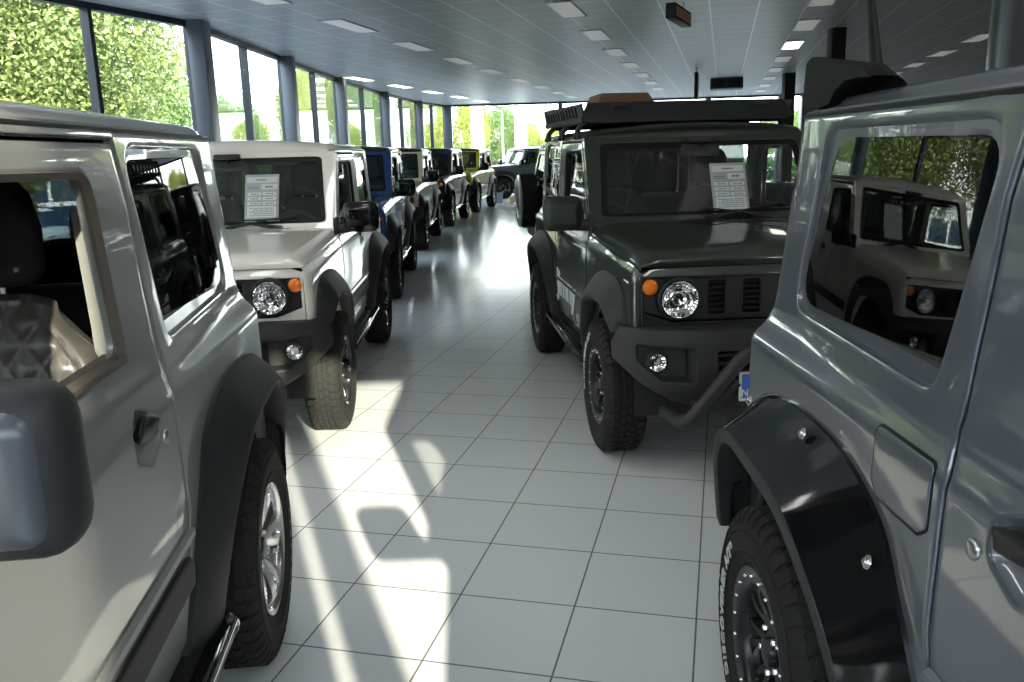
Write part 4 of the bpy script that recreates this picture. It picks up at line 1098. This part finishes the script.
for perp, al, on, nm in ROWS:
    al = NEAR_FILL+al
    for q, a in enumerate(al):
        x, y = perp*cc+a*ss, -perp*ss+a*cc
        near = q < 3 and not (perp == 1.15 and q == 2)
        lit = near or on or (perp == 1.15 and q == 5)
        o = empty('ceiling_light', (x, y, CEIL), -PS)
        setp(o, '%s lamp %s from far wall in ceiling row %s' % ('bright' if lit else 'pale', ORD[len(al)-1-q], nm), 'ceiling light', 'recessed ceiling lamps in the row '+nm)
        link('lamp_frame', frm, M['lampframe'], o); link('diffuser', dfm, M['lampfill' if near else 'lampon' if lit else 'lampoff_glow'], o)
# things hanging from the ceiling
def hang_sign(x, y, w, h, th, label, rz):
    o = empty('hanging_sign', (x, y, CEIL), rz); setp(o, label, 'sign')
    m = MB(); m.box((-th/2, -w/2, -h-.10), (th/2, w/2, -.10), .01); link('sign_box', m.mesh('sign_box'), M['blackmat'], o)
    m = MB(); m.box((th/2, -w/2+.03, -h-.07), (th/2+.004, w/2-.03, -.13)); link('sign_face', m.mesh('sign_face'), mat('sign_face_warm', s2l(214, 160, 110), .4), o)
    m = MB()
    for s in (-.3, .3): m.cyl((0, w*s, -.10), (0, w*s, 0), .008, 8)
    link('hanging_rod', m.mesh('hanging_rod'), M['steel'], o)
hang_sign(2.10, 10.6, .9, .17, .12, 'black hanging sign box near the camera with warm-coloured side face', -PS-R(9))
hang_sign(4.40, 20.0, .9, .55, .08, 'black hanging sign box farther back, above the dark green car', -PS)
o = empty('ceiling_air_conditioner', (5.9, 23.2, CEIL-.004), -PS); setp(o, 'dark boxy ceiling air conditioner with two grilles', 'air conditioner')
m = MB(); m.box((-.42, -.42, -.26), (.42, .42, 0), .02); link('housing', m.mesh('housing'), mat('unit_grey', s2l(58, 58, 60), .5), o)
for sx in (-.2, .2):
    m = MB(); m.box((sx-.15, -.432, -.22), (sx+.15, -.42, -.05), .005)
    for q in range(5): m.box((sx-.14, -.44, -.205+.03*q), (sx+.14, -.43, -.195+.03*q))
    link('grille', m.mesh('grille'), M['blackmat'], o)
# small things on the floor by the far grey car
o = empty('display_board', (-.30, 25.75, 0), R(-8)); setp(o, 'small pale grey board leaning on the floor before the far grey car', 'board')
m = MB(); m.box((-.14, -.012, .0), (.14, .012, .33), .004, mtx=Matrix.Rotation(R(-10), 4, 'X')); link('panel', m.mesh('panel'), mat('board_grey', s2l(150, 158, 172), .4), o)
m = MB(); m.tube([(0, .03, .22), (0, .16, .005)], .008, 8); link('prop', m.mesh('prop'), M['steel'], o)
m = MB(); bm = bmesh.new(); bmesh.ops.create_icosphere(bm, subdivisions=4, radius=1)
for v in bm.verts:
    n = v.co.copy(); d = 1+.10*math.sin(n.x*5+1)*math.sin(n.y*4)+.06*math.sin(n.z*9+n.x*7)
    v.co = Vector((n.x*.30*d, n.y*.22*d, max(-.02, n.z*.21*d)+.02))
m.bm(bm); rk = link('boulder', m.mesh('boulder', 60), bump(mat('beige_rock', s2l(176, 150, 124), .85), 12, .6, .03), None, (.26, 25.7, 0)); setp(rk, 'beige rounded boulder on the floor before the far grey car', 'rock')

# ------------------------------------------------------------------ outdoors
GZ = -1.5
def noise_mat(name, c1_, c2_, scale, rough=.9):
    m = mat(name, c1_, rough); nt = m.node_tree; tc = nt.nodes.new('ShaderNodeTexCoord'); n = nt.nodes.new('ShaderNodeTexNoise'); n.inputs['Scale'].default_value = scale
    r = nt.nodes.new('ShaderNodeValToRGB'); r.color_ramp.elements[0].position = .4; r.color_ramp.elements[1].position = .6; r.color_ramp.elements[0].color = (*c1_, 1); r.color_ramp.elements[1].color = (*c2_, 1)
    nt.links.new(tc.outputs['Object'], n.inputs['Vector']); nt.links.new(n.outputs['Fac'], r.inputs['Fac']); nt.links.new(r.outputs['Color'], nt.nodes['Principled BSDF'].inputs['Base Color']); return m
m = MB(); m.add([(-150, -90, GZ), (120, -90, GZ), (120, 200, GZ), (-150, 200, GZ)], [(0, 1, 2, 3)])
setp(link('ground', m.mesh('ground'), noise_mat('paving', s2l(84, 84, 82), s2l(98, 98, 95), .6)), kind='structure')
m = MB(); n = len(poly); m.grid([[(x, y, z) for x, y in poly] for z in (GZ, -.25)], closed=True)
setp(link('wall_plinth', m.mesh('plinth', 20, True), mat('plinth', s2l(120, 120, 118), .8)), kind='structure')
def leaf_mat(name, c, tr):
    m = bpy.data.materials.new(name); m.use_nodes = True; nt = m.node_tree; b = nt.nodes['Principled BSDF']; b.inputs['Roughness'].default_value = .55
    geo = nt.nodes.new('ShaderNodeNewGeometry'); hs = nt.nodes.new('ShaderNodeHueSaturation'); hs.inputs['Color'].default_value = (*c, 1)
    mr = nt.nodes.new('ShaderNodeMapRange'); mr.inputs['To Min'].default_value = .55; mr.inputs['To Max'].default_value = 1.35
    nt.links.new(geo.outputs['Random Per Island'], mr.inputs['Value']); nt.links.new(mr.outputs['Result'], hs.inputs['Value'])
    t = nt.nodes.new('ShaderNodeBsdfTranslucent'); mx = nt.nodes.new('ShaderNodeMixShader'); mx.inputs['Fac'].default_value = tr
    nt.links.new(hs.outputs['Color'], b.inputs['Base Color']); nt.links.new(hs.outputs['Color'], t.inputs['Color'])
    nt.links.new(b.outputs[0], mx.inputs[1]); nt.links.new(t.outputs[0], mx.inputs[2]); nt.links.new(mx.outputs[0], nt.nodes['Material Output'].inputs['Surface']); return m
LEAF = [leaf_mat('leaves_olive', s2l(128, 142, 80), .3), leaf_mat('leaves_green', s2l(106, 132, 70), .3), leaf_mat('leaves_yellow_green', s2l(152, 160, 70), .35)]
M['bark'] = bump(mat('bark', s2l(92, 78, 62), .9), 14, .8, .03)
def crown(seed, rx, rz, n, leaf, clumps=46):
    rng = np.random.RandomState(seed); cs = []
    while len(cs) < clumps:
        p = rng.uniform(-1, 1, 3)
        if .25 < p@p < .95: cs.append(p)
    cs = np.array(cs); v = []; f = []
    ci = rng.randint(0, clumps, n); P = cs[ci]+rng.normal(0, .135, (n, 3)); P *= (rx, rx, rz)
    A = rng.normal(0, 1, (n, 3)); A /= np.linalg.norm(A, axis=1)[:, None]
    B = np.cross(A, rng.normal(0, 1, (n, 3))); B /= np.linalg.norm(B, axis=1)[:, None]
    s = leaf*rng.uniform(.6, 1.2, n)[:, None]
    V = np.stack([P-A*s, P+B*s*.55, P+A*s, P-B*s*.55], 1).reshape(-1, 3)
    me = bpy.data.meshes.new('crown'); me.from_pydata(V.tolist(), [], [(4*i, 4*i+1, 4*i+2, 4*i+3) for i in range(n)]); me.update(); return me
CR = [crown(1, 1, 1, 90000, .0195, 130), crown(2, 1, 1, 50000, .022, 80), crown(5, 1, 1, 40000, .025, 60)]
def trunk(h, r, seed):
    rng = random.Random(seed); m = MB(); m.tube([(0, 0, 0), (.04, .02, h*.5), (-.03, .05, h), (.02, 0, h*1.7)], [r, r*.8, r*.65, r*.25], 10)
    for q in range(7):
        a = q*2.4; z = h*(.85+.1*q); m.tube([(0, 0, z), (math.cos(a)*h*.25, math.sin(a)*h*.25, z+h*.22), (math.cos(a)*h*.42, math.sin(a)*h*.42, z+h*.5)], [r*.4, r*.25, r*.1], 7)
    return m.mesh('trunk', 60)
def tree(x, y, rx, rz, zc, var, label, seed=0):
    o = empty('tree', (x, y, GZ), seed*1.7); setp(o, label, 'tree', 'trees outside the windows')
    h = max(.8, (zc-GZ-rz*.75)); link('trunk', trunk(h, .06+.05*rx, seed), M['bark'], o)
    c = link('crown', CR[seed % 3], LEAF[var], o, (0, 0, zc-GZ)); c.scale = (rx, rx, rz)
def ray(px, py):
    f, p, r = 836.8556, R(12.785523), R(-1.597366); a, b = (px-512)/f, (py-341)/f; cr, sr = math.cos(r), math.sin(r); u, v = cr*a+sr*b, -sr*a+cr*b
    return Vector((u, math.cos(p)-v*math.sin(p), -math.sin(p)-v*math.cos(p)))
TREES = [(-11.9, 21.0, 3.75, 3.4, 4.7, 0, 'large olive-green tree filling the window above the silver-beige car'), (-20.6, 24.0, 3.2, 3.4, 4.8, 1, 'wide green tree at the left edge, outside the nearest window'), (-15.6, 35.5, 3.0, 3.8, 4.2, 1, 'green tree behind the large olive-green one at the left'),
         (-16.5, 14.0, 3.0, 3.2, 4.8, 0, 'olive-green tree outside the glass wall beside the silver-beige car'), (-18.5, 6.0, 3.0, 3.4, 4.8, 1, 'green tree outside the left glass wall near the camera'), (-22, -2, 3.2, 3.6, 4., 1, 'green tree at the near end of the left glass wall'),
         (-16.0, 51, 2.0, 3.0, 2.4, 1, 'green tree outside behind the second wide post'), (-13.4, 59, 2.2, 4.2, 4.2, 0, 'tall olive-green tree outside between the second and third posts'), (-10.6, 46, .9, 3.0, 2.6, 2, 'slim yellow-green tree outside behind the third window bay'),
         (-10.9, 66, 2.2, 4.4, 4.6, 1, 'tall green tree outside behind the fourth window bay'), (-7.0, 73, 2.2, 4.6, 4.6, 0, 'olive-green tree outside behind the fifth window bay'),
         (-3.5, 57, 2.2, 3.6, 3.0, 2, 'yellow-green tree beyond the far glass corner'), (-.9, 74, 2.1, 3.2, 2.6, 1, 'green tree between the white pillars beyond the far wall'), (1.3, 84, 2.0, 2.8, 2.0, 1, 'small green tree right of the lamp post beyond the far wall'),
         (3.0, 66, 1.7, 2.6, 1.9, 2, 'yellow-green tree behind the dark far-wall post'), (15.6, 74, 2.4, 2.0, 3.0, 2, 'yellow-green tree seen over the roof rack'), (24, 75, 2.2, 2.4, 2.6, 1, 'green tree seen over the right end of the roof rack')]
for q, t in enumerate(TREES): tree(*t, seed=q)
hd_ = bpy.data.meshes.new('added_hedge'); rng_ = np.random.RandomState(9); n_ = 26000  # leaf screen added below view to darken what the car sides reflect
P_h = np.stack([rng_.uniform(-6, 12, n_), 34.6+rng_.uniform(-.5, .5, n_), GZ+rng_.uniform(0, 1, n_)**.8*2.45], 1); P_h[:, 2] += rng_.normal(0, .05, n_)
A_h = rng_.normal(0, 1, (n_, 3)); A_h /= np.linalg.norm(A_h, axis=1)[:, None]; B_h = np.cross(A_h, rng_.normal(0, 1, (n_, 3))); B_h /= np.linalg.norm(B_h, axis=1)[:, None]
V_h = np.stack([P_h-A_h*.11, P_h+B_h*.06, P_h+A_h*.11, P_h-B_h*.06], 1).reshape(-1, 3)
hd_.from_pydata(V_h.tolist(), [], [(4*q, 4*q+1, 4*q+2, 4*q+3) for q in range(n_)]); hd_.update()
setp(link('added_hedge', hd_, LEAF[1]), 'unseen green hedge running outside along the far glass wall', 'added_hedge', kind='thing')
# white pillars and lamp post beyond the far wall
M['whitewall'] = mat('white_render', s2l(240, 240, 238), .8)
M['darkglass'] = mat('dark_window', s2l(58, 76, 92), .15)
for px, lab in ((478, 'white square pillar outside, left one beyond the far glass wall'), (521.5, 'white square pillar outside beside the dark far-wall post')):
    d = ray(px, 150); d /= d.y; m = MB(); y = 37; m.box((d.x*y-.27, y-.27, GZ), (d.x*y+.27, y+.27, 5.2), .01); m.box((d.x*y-.34, y-.34, GZ), (d.x*y+.34, y+.34, GZ+.2), .01); setp(link('pillar', m.mesh('pillar'), M['whitewall']), lab, 'pillar', kind='thing')
d = ray(503, 150); d /= d.y; m = MB(); m.tube([(d.x*60, 60, GZ), (d.x*60, 60, 4.2)], [.09, .06], 10); m.tube([(d.x*60, 60, 4.2), (d.x*60-.5, 60, 4.35)], .05, 8); m.box((d.x*60-.9, 59.9, 4.30), (d.x*60-.45, 60.1, 4.4), .02); setp(link('lamp_post', m.mesh('lamp_post'), M['lampframe']), 'pale lamp post beyond the far glass wall', 'lamp post', kind='thing')
def building(x, y, L, ang, h, bands, label, wm='whitewall', depth=8):
    o = empty('building', (x, y, GZ), R(ang)); setp(o, label, 'building')
    m = MB(); m.box((0, 0, 0), (L, depth, h), .02); m.box((-.1, -.25, h), (L+.1, depth+.1, h+.25), .02); link('wall', m.mesh('wall'), M[wm], o)
    for z0, z1 in bands:
        m = MB(); nW = int(L/2.4)
        for q in range(nW): m.box((.3+q*2.4, -.04, z0), (.3+q*2.4+2.15, .02, z1), .01)
        link('window_band', m.mesh('window_band'), M['darkglass'], o)
building(-30, -18, 70, 0, 5.6, [(.6, 2.0), (3.2, 4.6)], 'long dark building added unseen behind the viewpoint to cut sky brightness', 'brick') if M.setdefault('brick', mat('dark_brick', s2l(96, 80, 70), .85)) else None  # out of view, added to dim the sky seen through the rear glazing
building(-62, 40, 70, 38, 5.4, [(.3, 2.6)], 'long white building with a dark glazed ground floor beyond the left glass wall')
building(-45, 92, 60, 6, 5.8, [(.6, 1.9), (3.0, 4.1)], 'white building with two dark window bands far beyond the left window bays')
building(22, 60, 26, -4, 3.6, [(.6, 1.9)], 'pale red building beyond the far wall on the right', 'redwall') if M.setdefault('redwall', mat('pale_red_wall', s2l(214, 170, 158), .8)) else None
# parked cars outside, low profile hatchbacks
def hatch():
    b = MB(); rows = []
    for x, w, z0, z1 in ((-2.0, .62, .35, .80), (-1.95, .76, .24, .92), (-1.4, .86, .20, .96), (0, .88, .20, .94), (1.1, .86, .20, .88), (1.8, .78, .22, .78), (2.02, .62, .30, .66)):
        rows.append([(x, -w*.93, z0), (x, -w, z0+.16), (x, -w, z1-.14), (x, -w*.93, z1), (x, 0, z1+.03), (x, w*.93, z1), (x, w, z1-.14), (x, w, z0+.16), (x, w*.93, z0)])
    b.grid(rows, closed=True); b.add(rows[0], [tuple(range(9))]); b.add(rows[-1], [tuple(reversed(range(9)))])
    b.grid([[(-1.2, y, 1.42) for y in (-.6, 0, .6)], [(-.6, y, 1.47) for y in (-.64, 0, .64)], [(.15, y, 1.44) for y in (-.62, 0, .62)], [(.25, y, 1.40) for y in (-.6, 0, .6)]])
    MESH['hatch_body'] = b.mesh('car_body', 40, True)
    g = MB(); g.grid([[(-1.85, -.74, .93), (-1.85, .74, .93), (1.05, .76, .9), (1.05, -.76, .9)], [(-1.22, -.6, 1.41), (-1.22, .6, 1.41), (.22, .6, 1.41), (.22, -.6, 1.41)]], closed=True); MESH['hatch_glass'] = g.mesh('car_glass', 20, True)
    w = MB(); w.lathe([(0, .10), (.18, .10), (.2, .11), (.30, .11), (.32, .08), (.32, -.08), (.30, -.1), (0, -.1)], 28); MESH['hatch_wheel'] = w.mesh('car_wheel', 40, True)
    l = MB()
    for sg in (1, -1): l.box((1.86, sg*.62-.13, .60), (1.99, sg*.62+.10, .72), .03)
    MESH['hatch_lamp'] = l.mesh('car_lamp')
hatch()
def parked(px, py, rz, pt, label, zfrac=.5, dist=None):
    d = ray(px, py); t = dist/d.y; p = d*t
    o = empty('parked_car', (p.x, p.y, GZ), R(rz)); setp(o, label, 'car')
    link('body', MESH['hatch_body'], M[pt], o); link('cabin_window', MESH['hatch_glass'], M['darkglass'], o); link('headlamp', MESH['hatch_lamp'], M['alloy'], o)
    for x in (-1.25, 1.3):
        for sg in (1, -1): link('wheel', MESH['hatch_wheel'], M['rubber'], o, (x, .78*sg, .32), (0, 0, 0 if sg > 0 else math.pi))
parked(36, 230, -30, 'white', 'white parked car outside, seen through the open door window of the silver-beige car', dist=30)
parked(62, 222, -30, 'navy', 'dark parked car outside, right of the white parked car', dist=33)
parked(14, 215, -30, 'beige', 'pale parked car outside, behind the white parked car', dist=37)

# ------------------------------------------------------------------ light, sky, camera
w = bpy.data.worlds.new('sky'); bpy.context.scene.world = w; w.use_nodes = True; nt = w.node_tree; bg = nt.nodes['Background']
tc = nt.nodes.new('ShaderNodeTexCoord'); sp = nt.nodes.new('ShaderNodeSeparateXYZ'); rp = nt.nodes.new('ShaderNodeValToRGB')
rp.color_ramp.elements[0].position = .0; rp.color_ramp.elements[0].color = (1, 1, .98, 1); rp.color_ramp.elements[1].position = .75; rp.color_ramp.elements[1].color = (.48, .66, .95, 1)
e = rp.color_ramp.elements.new(.22); e.color = (.90, .95, 1, 1)
nt.links.new(tc.outputs['Generated'], sp.inputs[0]); nt.links.new(sp.outputs['Z'], rp.inputs['Fac']); nt.links.new(rp.outputs['Color'], bg.inputs['Color'])
bg.inputs['Strength'].default_value = 8.0
sl = bpy.data.lights.new('sun', 'SUN'); sl.energy = 13.0; sl.color = (1, .90, .74); sl.angle = R(.6)
so = bpy.data.objects.new('sun', sl); C.objects.link(so)
EL = R(20.); ts = Vector((.335*math.cos(EL), -.942*math.cos(EL), math.sin(EL)))
so.rotation_euler = ts.to_track_quat('Z', 'Y').to_euler(); so.location = (8, -20, 10)
cam = bpy.data.cameras.new('camera'); co = bpy.data.objects.new('camera', cam); C.objects.link(co)
cam.sensor_fit = 'HORIZONTAL'; cam.sensor_width = 36; cam.lens = 36*836.8556/1024; cam.clip_start = .02; cam.clip_end = 500
P_, R_ = R(12.785523), R(-1.597366)
# camera axes from pitch (down) and roll
fwd = Vector((0, math.cos(P_), -math.sin(P_))); right0 = Vector((1, 0, 0)); down0 = Vector((0, -math.sin(P_), -math.cos(P_)))
right = right0*math.cos(R_)-down0*math.sin(R_); down = right0*math.sin(R_)+down0*math.cos(R_)
mt_ = Matrix((right, -down, -fwd)).transposed().to_4x4(); mt_.translation = (0, 0, 1.540494); co.matrix_world = mt_
sc = bpy.context.scene; sc.camera = co
sc.view_settings.view_transform = 'Standard'; sc.view_settings.look = 'None'; sc.view_settings.exposure = .52; sc.view_settings.gamma = 1; sc.view_settings.use_curve_mapping = False
cy = sc.cycles; cy.max_bounces = 10; cy.transparent_max_bounces = 32; cy.diffuse_bounces = 4; cy.glossy_bounces = 5; cy.caustics_reflective = False; cy.caustics_refractive = False; cy.sample_clamp_indirect = 6; cy.use_denoising = True
